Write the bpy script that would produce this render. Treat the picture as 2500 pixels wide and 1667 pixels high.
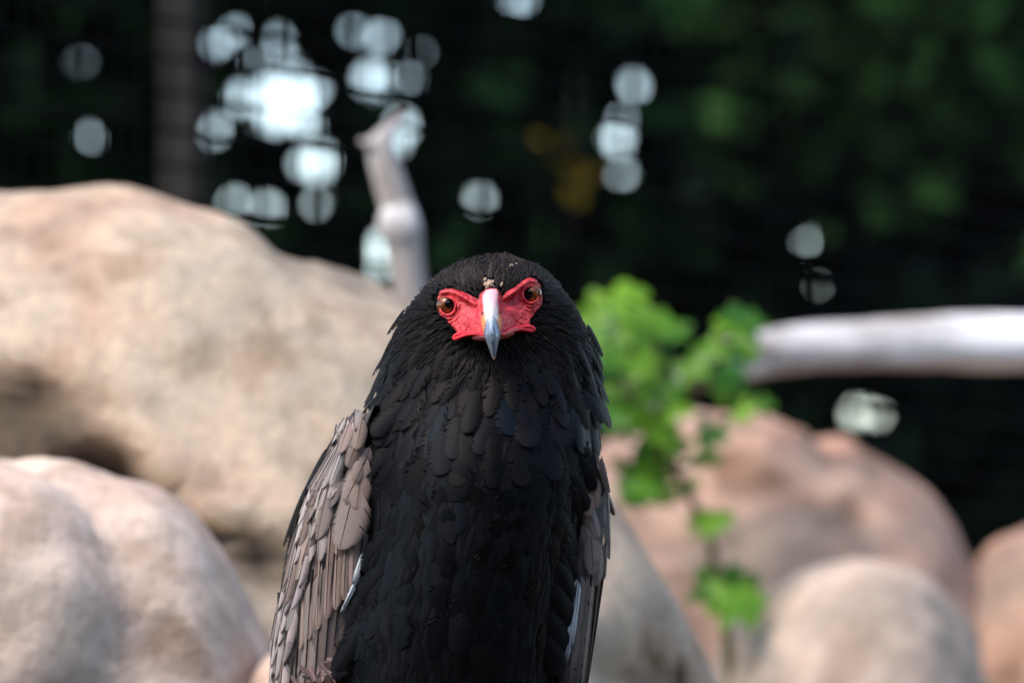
import bpy, bmesh, math, random
import numpy as np
from mathutils import Vector, Matrix, noise as mnoise

for o in list(bpy.data.objects):
    bpy.data.objects.remove(o, do_unlink=True)
scene = bpy.context.scene
C = scene.collection
random.seed(7)
RNG = np.random.default_rng(11)
R = math.radians

# ------------------------------------------------------------------ camera
LENS, SENSOR, W0, H0 = 200.0, 36.0, 2500.0, 1667.0
S = 0.00022                                   # metres per photo pixel at the bird
D0 = W0 * S * LENS / SENSOR                   # distance to the bird, about 3.06 m
PITCH = R(3.8)
F = np.array([0.0, math.cos(PITCH), math.sin(PITCH)])
RT = np.array([1.0, 0.0, 0.0])
UP = np.array([0.0, -math.sin(PITCH), math.cos(PITCH)])
CAM = np.array([0.0, 0.0, 1.3]) - F * D0
cam_d = bpy.data.cameras.new('camera')
cam_d.lens = LENS; cam_d.sensor_width = SENSOR
cam_d.clip_start = 0.05; cam_d.clip_end = 1000
cam_d.dof.use_dof = True
cam_d.dof.focus_distance = D0 - 0.022
cam_d.dof.aperture_fstop = 7.6
cam = bpy.data.objects.new('camera', cam_d); C.objects.link(cam)
cam.location = CAM.tolist(); cam.rotation_euler = (math.pi / 2 + PITCH, 0, 0)
scene.camera = cam

# ------------------------------------------------------------------ sky, sun, exposure
SUN_EL, SUN_AZ = 50.0, -132.0                 # azimuth: from +Y axis towards +X, seen from above
world = bpy.data.worlds.new('World'); scene.world = world; world.use_nodes = True
nt = world.node_tree; nt.nodes.clear()
sky = nt.nodes.new('ShaderNodeTexSky'); sky.sky_type = 'NISHITA'; sky.sun_disc = False
sky.sun_elevation = R(SUN_EL); sky.sun_rotation = R(SUN_AZ)
sky.air_density = 1.0; sky.dust_density = 0.5; sky.ozone_density = 0.2
bg = nt.nodes.new('ShaderNodeBackground'); bg.inputs[1].default_value = 0.15
wo = nt.nodes.new('ShaderNodeOutputWorld')
nt.links.new(sky.outputs[0], bg.inputs[0]); nt.links.new(bg.outputs[0], wo.inputs[0])
sl = bpy.data.lights.new('sun', 'SUN'); sl.energy = 1.5; sl.angle = R(34); sl.color = (1.0, 0.89, 0.75)
sun = bpy.data.objects.new('sun', sl); C.objects.link(sun)
# light comes from the left of the picture, from above and a little from the viewer's side
az = R(SUN_AZ)
sdir = Vector((math.sin(az) * math.cos(R(SUN_EL)), math.cos(az) * math.cos(R(SUN_EL)), math.sin(R(SUN_EL))))
sun.rotation_euler = sdir.to_track_quat('Z', 'Y').to_euler()
sun.location = (-3, -3, 8)
vs = scene.view_settings
vs.view_transform = 'Standard'; vs.look = 'None'; vs.gamma = 1.0; vs.exposure = 1.65
try: vs.use_curve_mapping = False
except Exception: pass
scene.cycles.use_denoising = True
scene.cycles.max_bounces = 6
scene.cycles.sample_clamp_indirect = 4.0

# ------------------------------------------------------------------ helpers
def P(u, v, d):
    """photo pixel + distance along the view axis -> world point(s)"""
    k = SENSOR / LENS / W0
    u = np.asarray(u, float); v = np.asarray(v, float); d = np.asarray(d, float)
    return CAM + d[..., None] * (F + RT * ((u - W0 / 2) * k)[..., None] - UP * ((v - H0 / 2) * k)[..., None])

def BP(u, v, y):
    """bird space: pixel position and depth (pixel units behind the face plane)"""
    return P(u, v, D0 + np.asarray(y, float) * S)

def mesh_obj(name, verts, faces, mat, parent=None, smooth=True, col=None, uv=None):
    me = bpy.data.meshes.new(name)
    verts = np.asarray(verts, float)
    me.from_pydata(verts.tolist(), [], faces if isinstance(faces, list) else faces.tolist())
    me.update()
    if smooth:
        me.polygons.foreach_set('use_smooth', [True] * len(me.polygons))
    if col is not None:
        at = me.color_attributes.new('Col', 'FLOAT_COLOR', 'POINT')
        c4 = np.ones((len(verts), 4)); c4[:, :3] = col
        at.data.foreach_set('color', c4.ravel())
    if mat: me.materials.append(mat)
    o = bpy.data.objects.new(name, me); C.objects.link(o)
    if parent: o.parent = parent
    return o

def big_mesh(name, V, Fq, mat, parent=None, col=None, smooth=False):
    """fast path for many quads"""
    V = np.asarray(V, np.float32); Fq = np.asarray(Fq, np.int32)
    me = bpy.data.meshes.new(name)
    me.vertices.add(len(V)); me.vertices.foreach_set('co', V.ravel())
    k = Fq.shape[1]
    me.loops.add(Fq.size); me.loops.foreach_set('vertex_index', Fq.ravel())
    me.polygons.add(len(Fq)); me.polygons.foreach_set('loop_start', np.arange(0, Fq.size, k, dtype=np.int32))
    if smooth: me.polygons.foreach_set('use_smooth', np.ones(len(Fq), bool))
    me.update(calc_edges=True)
    if col is not None:
        at = me.color_attributes.new('Col', 'FLOAT_COLOR', 'POINT')
        c4 = np.ones((len(V), 4), np.float32); c4[:, :3] = col
        at.data.foreach_set('color', c4.ravel())
    if mat: me.materials.append(mat)
    o = bpy.data.objects.new(name, me); C.objects.link(o)
    if parent: o.parent = parent
    return o

def tag(o, label=None, cat=None, group=None, kind=None):
    if label: o['label'] = label
    if cat: o['category'] = cat
    if group: o['group'] = group
    if kind: o['kind'] = kind
    return o

def empty(name, loc=(0, 0, 0)):
    o = bpy.data.objects.new(name, None); C.objects.link(o); o.location = loc
    o.empty_display_size = 0.05
    return o

def keep_parent(child, parent):
    child.parent = parent
    child.matrix_parent_inverse = Matrix.Translation(-Vector(parent.location))

def grid_faces(nr, nc, wrap=False):
    f = []
    for i in range(nr - 1):
        for j in range(nc - 1 if not wrap else nc):
            j2 = (j + 1) % nc
            f.append((i * nc + j, i * nc + j2, (i + 1) * nc + j2, (i + 1) * nc + j))
    return f

def tube(points, radii, n=8, flat=1.0):
    pts = [Vector(p) for p in points]; V = []; Fc = []
    ref = Vector((0.13, 0.97, 0.21)).normalized()
    for i, p in enumerate(pts):
        t = (pts[min(i + 1, len(pts) - 1)] - pts[max(i - 1, 0)]).normalized()
        a = t.cross(ref)
        if a.length < 1e-4: a = t.cross(Vector((1, 0, 0)))
        a.normalize(); b = t.cross(a)
        for k in range(n):
            an = 2 * math.pi * k / n
            V.append(p + a * math.cos(an) * radii[i] + b * math.sin(an) * radii[i] * flat)
    for i in range(len(pts) - 1):
        for k in range(n):
            Fc.append((i * n + k, i * n + (k + 1) % n, (i + 1) * n + (k + 1) % n, (i + 1) * n + k))
    Fc.append(tuple(range(n))[::-1]); Fc.append(tuple((len(pts) - 1) * n + k for k in range(n)))
    return [tuple(v) for v in V], Fc

# ------------------------------------------------------------------ materials
def new_mat(name):
    m = bpy.data.materials.new(name); m.use_nodes = True
    n = m.node_tree.nodes; b = n['Principled BSDF']
    return m, n, m.node_tree.links, b

def ramp(n, stops):
    r = n.new('ShaderNodeValToRGB'); e = r.color_ramp.elements
    while len(e) > 1: e.remove(e[-1])
    e[0].position = stops[0][0]; e[0].color = (*stops[0][1], 1)
    for p, c in stops[1:]:
        x = e.new(p); x.color = (*c, 1)
    return r

def mixcol(n, l, fac, a, b, mode='MIX'):
    m = n.new('ShaderNodeMix'); m.data_type = 'RGBA'; m.blend_type = mode
    for sock, val in ((m.inputs['Factor'], fac), (m.inputs[6], a), (m.inputs[7], b)):
        if isinstance(val, bpy.types.NodeSocket): l.new(val, sock)
        elif isinstance(val, (int, float)): sock.default_value = val
        else: sock.default_value = (*val, 1)
    return m.outputs[2]

def tex_noise(n, l, scale, detail=4, rough=0.55, coord='Object', stretch=None):
    tc = n.new('ShaderNodeTexCoord'); t = n.new('ShaderNodeTexNoise')
    t.inputs['Scale'].default_value = scale; t.inputs['Detail'].default_value = detail
    t.inputs['Roughness'].default_value = rough
    if stretch:
        mp = n.new('ShaderNodeMapping'); mp.inputs['Scale'].default_value = stretch
        l.new(tc.outputs[coord], mp.inputs[0]); l.new(mp.outputs[0], t.inputs['Vector'])
    else: l.new(tc.outputs[coord], t.inputs['Vector'])
    return t

def bump(n, l, b, height, strength, dist=0.01):
    bn = n.new('ShaderNodeBump'); bn.inputs['Strength'].default_value = strength
    bn.inputs['Distance'].default_value = dist
    l.new(height, bn.inputs['Height']); l.new(bn.outputs[0], b.inputs['Normal'])

def rock_mat(name, c1, c2, c3, dark, scale=6.0):
    m, n, l, b = new_mat(name)
    t1 = tex_noise(n, l, scale, 3, 0.6); t2 = tex_noise(n, l, scale * 0.55, 3, 0.65, stretch=(1, 1, 1.7))
    t3 = tex_noise(n, l, scale * 14, 5, 0.7); t4 = tex_noise(n, l, scale * 1.1, 4, 0.6, stretch=(1.3, 1, 0.8))
    r1 = ramp(n, [(0.38, c1), (0.5, c2), (0.62, c3)]); l.new(t1.outputs['Fac'], r1.inputs[0])
    r2 = ramp(n, [(0.47, (0, 0, 0)), (0.62, (1, 1, 1))]); l.new(t2.outputs['Fac'], r2.inputs[0])
    c = mixcol(n, l, r2.outputs[0], r1.outputs[0], dark)
    r4 = ramp(n, [(0.56, (0, 0, 0)), (0.66, (0.75, 0.75, 0.75))]); l.new(t4.outputs['Fac'], r4.inputs[0])
    c = mixcol(n, l, r4.outputs[0], c, tuple(0.62 * a + 0.30 * bb for a, bb in zip(dark, c2)))
    t5 = tex_noise(n, l, scale * 2.6, 3, 0.6, stretch=(1, 1, 0.8)); r5 = ramp(n, [(0.36, (0.66, 0.62, 0.56)), (0.50, (1, 1, 1)), (0.64, (1.2, 1.17, 1.12))]); l.new(t5.outputs['Fac'], r5.inputs[0])
    c = mixcol(n, l, 0.85, c, r5.outputs[0], 'MULTIPLY')
    r3 = ramp(n, [(0.35, (0.82, 0.8, 0.78)), (0.6, (1.06, 1.05, 1.04))]); l.new(t3.outputs['Fac'], r3.inputs[0])
    c = mixcol(n, l, 0.8, c, r3.outputs[0], 'MULTIPLY')
    at = n.new('ShaderNodeAttribute'); at.attribute_name = 'Col'
    c = mixcol(n, l, 1.0, c, at.outputs['Color'], 'MULTIPLY')
    l.new(c, b.inputs['Base Color']); b.inputs['Roughness'].default_value = 0.85
    bump(n, l, b, t3.outputs['Fac'], 0.5, 0.008)
    return m

def leaf_mat(name, c1, c2, transl=0.15, rough=0.45, col_attr=True, spec=0.3):
    m, n, l, b = new_mat(name)
    if col_attr:
        at = n.new('ShaderNodeAttribute'); at.attribute_name = 'Col'
        base = at.outputs['Color']
    else:
        oi = n.new('ShaderNodeObjectInfo')
        base = mixcol(n, l, oi.outputs['Random'], c1, c2)
    t = tex_noise(n, l, 30, 2); r = ramp(n, [(0.3, (0.75, 0.75, 0.75)), (0.7, (1.15, 1.15, 1.15))]); l.new(t.outputs['Fac'], r.inputs[0])
    base = mixcol(n, l, 1.0, base, r.outputs[0], 'MULTIPLY')
    l.new(base, b.inputs['Base Color']); b.inputs['Roughness'].default_value = rough
    b.inputs['Specular IOR Level'].default_value = spec
    if transl > 0:
        tr = n.new('ShaderNodeBsdfTranslucent'); l.new(base, tr.inputs[0])
        mx = n.new('ShaderNodeMixShader'); mx.inputs[0].default_value = transl
        l.new(b.outputs[0], mx.inputs[1]); l.new(tr.outputs[0], mx.inputs[2])
        l.new(mx.outputs[0], n['Material Output'].inputs[0])
    return m

def bark_mat(name, c1, c2, scale=20, st=(1, 1, 0.25)):
    m, n, l, b = new_mat(name)
    t = tex_noise(n, l, scale, 5, 0.65, stretch=st)
    r = ramp(n, [(0.33, c1), (0.56, c2)]); l.new(t.outputs['Fac'], r.inputs[0])
    l.new(r.outputs[0], b.inputs['Base Color']); b.inputs['Roughness'].default_value = 0.8
    bump(n, l, b, t.outputs['Fac'], 0.6, 0.01)
    return m

def feather_mat(name, kind):
    """colour from the object's own colour (single feathers) or the Col attribute (joined plumage)"""
    m, n, l, b = new_mat(name)
    uvn = n.new('ShaderNodeUVMap'); uvn.uv_map = 'vane'
    sep = n.new('ShaderNodeSeparateXYZ'); l.new(uvn.outputs[0], sep.inputs[0])
    if kind == 'attr':
        at = n.new('ShaderNodeAttribute'); at.attribute_name = 'Col'; base = at.outputs['Color']
        t = tex_noise(n, l, 900, 2, 0.6); fac = t.outputs['Fac']
        r = ramp(n, [(0.3, (0.6, 0.6, 0.6)), (0.7, (1.35, 1.35, 1.35))]); l.new(fac, r.inputs[0])
        base = mixcol(n, l, 1.0, base, r.outputs[0], 'MULTIPLY')
        l.new(base, b.inputs['Base Color'])
        b.inputs['Roughness'].default_value = 0.55; b.inputs['Specular IOR Level'].default_value = 0.08
        b.inputs['Sheen Weight'].default_value = 0.0; b.inputs['Sheen Roughness'].default_value = 0.4
        return m
    oi = n.new('ShaderNodeObjectInfo'); base = oi.outputs['Color']
    # barbs: fine streaks that run outwards and towards the tip
    ab = n.new('ShaderNodeMath'); ab.operation = 'ABSOLUTE'
    sb = n.new('ShaderNodeMath'); sb.operation = 'SUBTRACT'; sb.inputs[1].default_value = 0.5
    l.new(sep.outputs[0], sb.inputs[0]); l.new(sb.outputs[0], ab.inputs[0])
    ml = n.new('ShaderNodeMath'); ml.operation = 'MULTIPLY_ADD'; ml.inputs[1].default_value = -0.55
    l.new(ab.outputs[0], ml.inputs[0]); l.new(sep.outputs[1], ml.inputs[2])
    cmb = n.new('ShaderNodeCombineXYZ'); l.new(ml.outputs[0], cmb.inputs[0]); l.new(oi.outputs['Random'], cmb.inputs[1])
    ms = n.new('ShaderNodeVectorMath'); ms.operation = 'MULTIPLY'; ms.inputs[1].default_value = (70, 40, 1)
    l.new(cmb.outputs[0], ms.inputs[0])
    t = n.new('ShaderNodeTexNoise'); t.inputs['Scale'].default_value = 1.0; t.inputs['Detail'].default_value = 3
    l.new(ms.outputs[0], t.inputs['Vector'])
    r = ramp(n, [(0.3, (0.78, 0.77, 0.76)), (0.7, (1.14, 1.14, 1.14))]); l.new(t.outputs['Fac'], r.inputs[0])
    base = mixcol(n, l, 1.0, base, r.outputs[0], 'MULTIPLY')
    t2 = tex_noise(n, l, 260, 3, 0.6); r2 = ramp(n, [(0.35, (0.70, 0.67, 0.65)), (0.65, (1.16, 1.15, 1.14))])
    l.new(t2.outputs['Fac'], r2.inputs[0]); base = mixcol(n, l, 0.8, base, r2.outputs[0], 'MULTIPLY')
    if kind == 'covert':
        e = ramp(n, [(0.0, (1, 1, 1)), (0.43, (1, 1, 1)), (0.485, (0.72, 0.70, 0.68)), (0.5, (0.5, 0.48, 0.46))]); l.new(ab.outputs[0], e.inputs[0])  # slight dark rim, with the thin shadow line between coverts painted in
        base = mixcol(n, l, 1.0, base, e.outputs[0], 'MULTIPLY')
        e2 = ramp(n, [(0.0, (1, 1, 1)), (0.92, (1, 1, 1)), (0.99, (0.68, 0.65, 0.64))]); l.new(sep.outputs[1], e2.inputs[0])
        base = mixcol(n, l, 1.0, base, e2.outputs[0], 'MULTIPLY')
        b.inputs['Roughness'].default_value = 0.6; b.inputs['Specular IOR Level'].default_value = 0.25
    elif kind == 'flight':
        e = ramp(n, [(0.0, (0.85, 0.85, 0.85)), (0.25, (1, 1, 1)), (0.42, (0.72, 0.70, 0.69)), (0.5, (0.38, 0.37, 0.36))]); l.new(ab.outputs[0], e.inputs[0])
        base = mixcol(n, l, 1.0, base, e.outputs[0], 'MULTIPLY')
        e2 = ramp(n, [(0.0, (1, 1, 1)), (0.62, (0.9, 0.9, 0.9)), (0.86, (0.42, 0.41, 0.42)), (0.97, (0.08, 0.08, 0.09))]); l.new(sep.outputs[1], e2.inputs[0])
        base = mixcol(n, l, 1.0, base, e2.outputs[0], 'MULTIPLY')
        b.inputs['Roughness'].default_value = 0.5; b.inputs['Specular IOR Level'].default_value = 0.3
    else:
        b.inputs['Roughness'].default_value = 0.5; b.inputs['Specular IOR Level'].default_value = 0.07
        b.inputs['Sheen Weight'].default_value = 0.0; b.inputs['Sheen Roughness'].default_value = 0.4
    l.new(base, b.inputs['Base Color'])
    bump(n, l, b, t.outputs['Fac'], 0.25, 0.0006)
    return m

def plain(name, col, rough=0.6, spec=0.4, coat=0.0, noise_scale=None, amp=0.2, sss=0.0, bump_s=0.0):
    m, n, l, b = new_mat(name)
    b.inputs['Roughness'].default_value = rough; b.inputs['Specular IOR Level'].default_value = spec
    b.inputs['Coat Weight'].default_value = coat; b.inputs['Coat Roughness'].default_value = 0.03
    if noise_scale:
        t = tex_noise(n, l, noise_scale, 4)
        r = ramp(n, [(0.3, tuple(c * (1 - amp) for c in col)), (0.7, tuple(min(1, c * (1 + amp)) for c in col))])
        l.new(t.outputs['Fac'], r.inputs[0]); l.new(r.outputs[0], b.inputs['Base Color'])
        if bump_s: bump(n, l, b, t.outputs['Fac'], bump_s, 0.001)
    else: b.inputs['Base Color'].default_value = (*col, 1)
    if sss:
        b.inputs['Subsurface Weight'].default_value = sss; b.inputs['Subsurface Radius'].default_value = (0.003, 0.001, 0.001)
        b.inputs['Subsurface Scale'].default_value = 1.0
    return m

def attr_mat(name, rough=0.45, spec=0.45, noise_scale=500, amp=0.25, bump_s=0.4, sss=0.0):
    m, n, l, b = new_mat(name)
    at = n.new('ShaderNodeAttribute'); at.attribute_name = 'Col'
    t = tex_noise(n, l, noise_scale, 4, 0.6)
    r = ramp(n, [(0.3, (1 - amp,) * 3), (0.7, (1 + amp,) * 3)]); l.new(t.outputs['Fac'], r.inputs[0])
    l.new(mixcol(n, l, 1.0, at.outputs['Color'], r.outputs[0], 'MULTIPLY'), b.inputs['Base Color'])
    b.inputs['Roughness'].default_value = rough; b.inputs['Specular IOR Level'].default_value = spec
    if sss:
        b.inputs['Subsurface Weight'].default_value = sss; b.inputs['Subsurface Radius'].default_value = (0.002, 0.0006, 0.0006)
    bump(n, l, b, t.outputs['Fac'], bump_s, 0.0006)
    return m

M = {}
M['rock_big'] = rock_mat('granite_beige', (0.45, 0.29, 0.20), (0.52, 0.39, 0.275), (0.40, 0.32, 0.235), (0.235, 0.185, 0.13), 7.0)
M['rock_low'] = rock_mat('granite_grey_pink', (0.54, 0.37, 0.285), (0.60, 0.455, 0.365), (0.50, 0.39, 0.31), (0.36, 0.28, 0.22), 6.5)
M['rock_pink'] = rock_mat('granite_pink', (0.52, 0.295, 0.205), (0.56, 0.35, 0.255), (0.45, 0.305, 0.225), (0.27, 0.20, 0.155), 5.5)
M['rock_pale'] = rock_mat('granite_pale', (0.50, 0.35, 0.265), (0.54, 0.41, 0.32), (0.47, 0.355, 0.28), (0.30, 0.235, 0.18), 5.5)
M['log'] = bark_mat('bleached_wood', (0.22, 0.155, 0.11), (0.88, 0.84, 0.81), 16, (0.16, 1, 1))
M['bark_dark'] = bark_mat('dark_bark', (0.012, 0.008, 0.006), (0.03, 0.020, 0.015), 12)
M['bark_grey'] = bark_mat('grey_bark', (0.22, 0.18, 0.15), (0.50, 0.44, 0.40), 18)
M['wire'] = plain('black_wire', (0.004, 0.004, 0.005), 0.9, 0.05)
M['leaf_dark'] = leaf_mat('dark_leaf', None, None, 0.06, 0.7, spec=0.06)
M['leaf_vine'] = leaf_mat('vine_leaf', (0.03, 0.14, 0.010), (0.19, 0.38, 0.02), 0.35, 0.4, col_attr=False)
M['stem'] = plain('vine_stem', (0.10, 0.085, 0.03), 0.7, 0.3, noise_scale=60)
M['f_attr'] = feather_mat('black_plumage', 'attr')
M['f_black'] = feather_mat('black_feather', 'black')
M['f_covert'] = feather_mat('taupe_covert', 'covert')
M['f_flight'] = feather_mat('grey_flight_feather', 'flight')
M['shaft'] = plain('feather_shaft', (0.03, 0.024, 0.022), 0.5, 0.3)
M['shaft_black'] = plain('black_shaft', (0.02, 0.02, 0.022), 0.4, 0.4)
M['body'] = plain('black_down', (0.003, 0.003, 0.004), 0.9, 0.05, noise_scale=300)
M['wing_base'] = plain('wing_down', (0.06, 0.05, 0.046), 0.8, 0.2, noise_scale=200)
M['skin'] = attr_mat('bare_red_skin', 0.42, 0.45, 900, 0.30, 0.8, 0.12)
M['horn'] = attr_mat('horn_beak', 0.34, 0.5, 700, 0.35, 0.35)
M['cere'] = attr_mat('waxy_cere', 0.22, 0.7, 420, 0.12, 0.25, 0.1)
M['iris'] = None
M['pupil'] = plain('pupil_black', (0.001, 0.001, 0.001), 0.02, 0.35, 0.0)
M['gape'] = plain('gape_red', (0.66, 0.022, 0.035), 0.33, 0.5, noise_scale=500, amp=0.15, sss=0.1)
M['mandible'] = plain('mandible_pink', (0.42, 0.09, 0.10), 0.35, 0.5, noise_scale=400, amp=0.2)
M['dark_hole'] = plain('nostril_dark', (0.02, 0.005, 0.005), 0.7, 0.2)
M['flake'] = plain('flaky_skin', (0.36, 0.25, 0.17), 0.8, 0.2, noise_scale=900, amp=0.45, bump_s=0.8)
M['leg'] = plain('scaly_red_leg', (0.5, 0.08, 0.04), 0.5, 0.4, noise_scale=300, bump_s=0.5)
M['claw'] = plain('claw_black', (0.012, 0.012, 0.013), 0.3, 0.5)

def iris_mat():
    m, n, l, b = new_mat('amber_iris')
    tc = n.new('ShaderNodeTexCoord'); t = n.new('ShaderNodeTexNoise'); t.inputs['Scale'].default_value = 4; t.inputs['Detail'].default_value = 4
    l.new(tc.outputs['Generated'], t.inputs['Vector'])
    r = ramp(n, [(0.3, (0.05, 0.012, 0.002)), (0.5, (0.12, 0.032, 0.003)), (0.7, (0.24, 0.07, 0.006))]); l.new(t.outputs['Fac'], r.inputs[0])
    l.new(r.outputs[0], b.inputs['Base Color']); b.inputs['Roughness'].default_value = 0.25
    b.inputs['Coat Weight'].default_value = 1.0; b.inputs['Coat Roughness'].default_value = 0.015; b.inputs['Coat IOR'].default_value = 1.36; b.inputs['Specular IOR Level'].default_value = 0.1
    return m
M['iris'] = iris_mat()

def ground_mat():
    m, n, l, b = new_mat('leaf_litter')
    t1 = tex_noise(n, l, 0.6, 4); t2 = tex_noise(n, l, 14, 5, 0.7)
    r1 = ramp(n, [(0.4, (0.05, 0.035, 0.022)), (0.6, (0.075, 0.06, 0.035))]); l.new(t1.outputs['Fac'], r1.inputs[0])
    r2 = ramp(n, [(0.35, (0.55, 0.55, 0.5)), (0.65, (1.3, 1.25, 1.1))]); l.new(t2.outputs['Fac'], r2.inputs[0])
    l.new(mixcol(n, l, 1.0, r1.outputs[0], r2.outputs[0], 'MULTIPLY'), b.inputs['Base Color'])
    b.inputs['Roughness'].default_value = 0.9; bump(n, l, b, t2.outputs['Fac'], 0.6, 0.02)
    return m
M['ground'] = ground_mat()

# ------------------------------------------------------------------ ground
gv = []; gn = 81
xs = np.sign(np.linspace(-1, 1, gn)) * np.abs(np.linspace(-1, 1, gn)) ** 3 * 400
for yv in xs:
    for xv in xs:
        near = math.exp(-(xv * xv + yv * yv) / 900)
        gv.append((xv, yv + 6, near * 0.05 * mnoise.noise(Vector((xv * 0.8, yv * 0.8, 0)))))
tag(mesh_obj('ground', gv, grid_faces(gn, gn), M['ground']), kind='structure')

# ------------------------------------------------------------------ boulders
def seg_dist(px, py, pts):
    d = np.full(np.shape(px), 1e9)
    for (x0, y0), (x1, y1) in zip(pts[:-1], pts[1:]):
        dx, dy = x1 - x0, y1 - y0
        t = np.clip(((px - x0) * dx + (py - y0) * dy) / (dx * dx + dy * dy), 0, 1)
        d = np.minimum(d, np.hypot(px - x0 - t * dx, py - y0 - t * dy))
    return d

def to_px(X):
    q = np.asarray(X) - CAM; d = q @ F; k = SENSOR / LENS / W0
    return (q @ RT) / d / k + W0 / 2, -(q @ UP) / d / k + H0 / 2, d

def boulder(name, uc, vtop, dist, A, B, depth, mat, label, rough=0.03, seed=0, grooves=(), expo=2.0, squash=None, n=110, freq=2.2):
    """rounded boulder: apex at pixel (uc, vtop), half width A and half height B (pixels at its distance), foot on the ground"""
    k = SENSOR / LENS / W0 * dist
    top = P(uc, vtop, dist)
    a, b = A * k, B * k
    cz = top[2] - b
    lower = max(cz + 0.06, 0.05)
    V = []
    for i in range(n):
        th = math.pi * i / (n - 1)
        for j in range(n):
            ph = 2 * math.pi * j / n
            z = math.cos(th); r = math.sin(th)
            r = abs(r) ** (2.0 / expo)
            x, y = r * math.cos(ph), r * math.sin(ph)
            if z < 0:
                wide = 1 - 0.10 * (-z) ** 2
                zz = lower * -abs(z) ** 0.9; r2 = max(r, 0.72 * math.sqrt(max(0, 1 - (-z) ** 8)))
                x, y = r2 * math.cos(ph) * wide, r2 * math.sin(ph) * wide
            else: zz = b * z
            p = Vector((a * x, depth * y, zz))
            q = p * freq + Vector((seed * 7.3, seed * 1.7, seed * 3.1))
            dsp = mnoise.fractal(q, 1.0, 2.0, 4) * rough + mnoise.noise(q * 0.5) * rough * 0.9
            dsp += rough * 0.35 * mnoise.fractal(q * 4.0, 0.8, 2.1, 4) - rough * 0.8 * max(0, 0.10 - abs(mnoise.noise(q * 1.3))) / 0.10
            nrm = Vector((x / max(a, .01), y / max(depth, .01), z / max(b, .01))).normalized()
            p = p + nrm * dsp
            V.append((top[0] + p.x, top[1] + p.y, cz + p.z))
    V = np.array(V); col = np.ones((len(V), 3))
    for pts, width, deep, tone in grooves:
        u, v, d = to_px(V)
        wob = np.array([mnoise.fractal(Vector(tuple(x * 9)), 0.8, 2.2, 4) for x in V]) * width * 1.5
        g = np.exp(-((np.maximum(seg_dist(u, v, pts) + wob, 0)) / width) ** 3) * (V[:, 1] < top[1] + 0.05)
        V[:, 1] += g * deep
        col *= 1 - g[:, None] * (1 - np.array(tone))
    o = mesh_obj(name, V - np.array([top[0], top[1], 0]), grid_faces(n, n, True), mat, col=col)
    o.location = (top[0], top[1], 0)
    tag(o, label, 'boulder')
    return o

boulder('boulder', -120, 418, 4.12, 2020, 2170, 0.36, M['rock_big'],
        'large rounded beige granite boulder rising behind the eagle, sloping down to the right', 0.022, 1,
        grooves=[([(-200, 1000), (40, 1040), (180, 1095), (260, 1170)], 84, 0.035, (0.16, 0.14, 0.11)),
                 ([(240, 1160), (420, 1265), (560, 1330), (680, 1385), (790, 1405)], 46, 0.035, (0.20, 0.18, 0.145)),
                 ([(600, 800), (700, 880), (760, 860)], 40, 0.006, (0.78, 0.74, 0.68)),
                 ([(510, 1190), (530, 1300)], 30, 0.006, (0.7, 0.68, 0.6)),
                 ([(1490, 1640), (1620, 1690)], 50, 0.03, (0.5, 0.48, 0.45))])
boulder('boulder', -60, 1128, 3.80, 760, 640, 0.22, M['rock_low'],
        'smaller pinkish grey boulder in front of the large beige one, below a dark crevice', 0.022, 5,
        grooves=[([(430, 1560), (480, 1640)], 45, 0.01, (0.55, 0.5, 0.45))], expo=3.3)
boulder('boulder', 720, 1560, 3.74, 190, 260, 0.12, M['rock_low'],
        'low pink boulder tucked beside the eagle wing under the large boulder', 0.014, 8)
boulder('boulder', 1800, 1003, 5.36, 640, 760, 0.28, M['rock_pink'],
        'pinkish brown boulder with a dark stained hollow under the bleached log', 0.022, 3,
        grooves=[([(1800, 1150), (1920, 1195), (2070, 1245)], 44, 0.015, (0.45, 0.42, 0.38)),
                 ([(1500, 1290), (1650, 1330), (1780, 1330)], 40, 0.01, (0.75, 0.72, 0.7))], freq=2.6, expo=2.25)
boulder('boulder', 2090, 1390, 5.0, 330, 420, 0.2, M['rock_pale'],
        'pale pink boulder standing low in front of the stained pinkish brown boulder', 0.025, 6, expo=2.5)
boulder('boulder', 2560, 1330, 5.4, 260, 420, 0.25, M['rock_pink'],
        'grey brown boulder at the foot of the dark shrubs, right beside the pale one', 0.03, 9)

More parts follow.
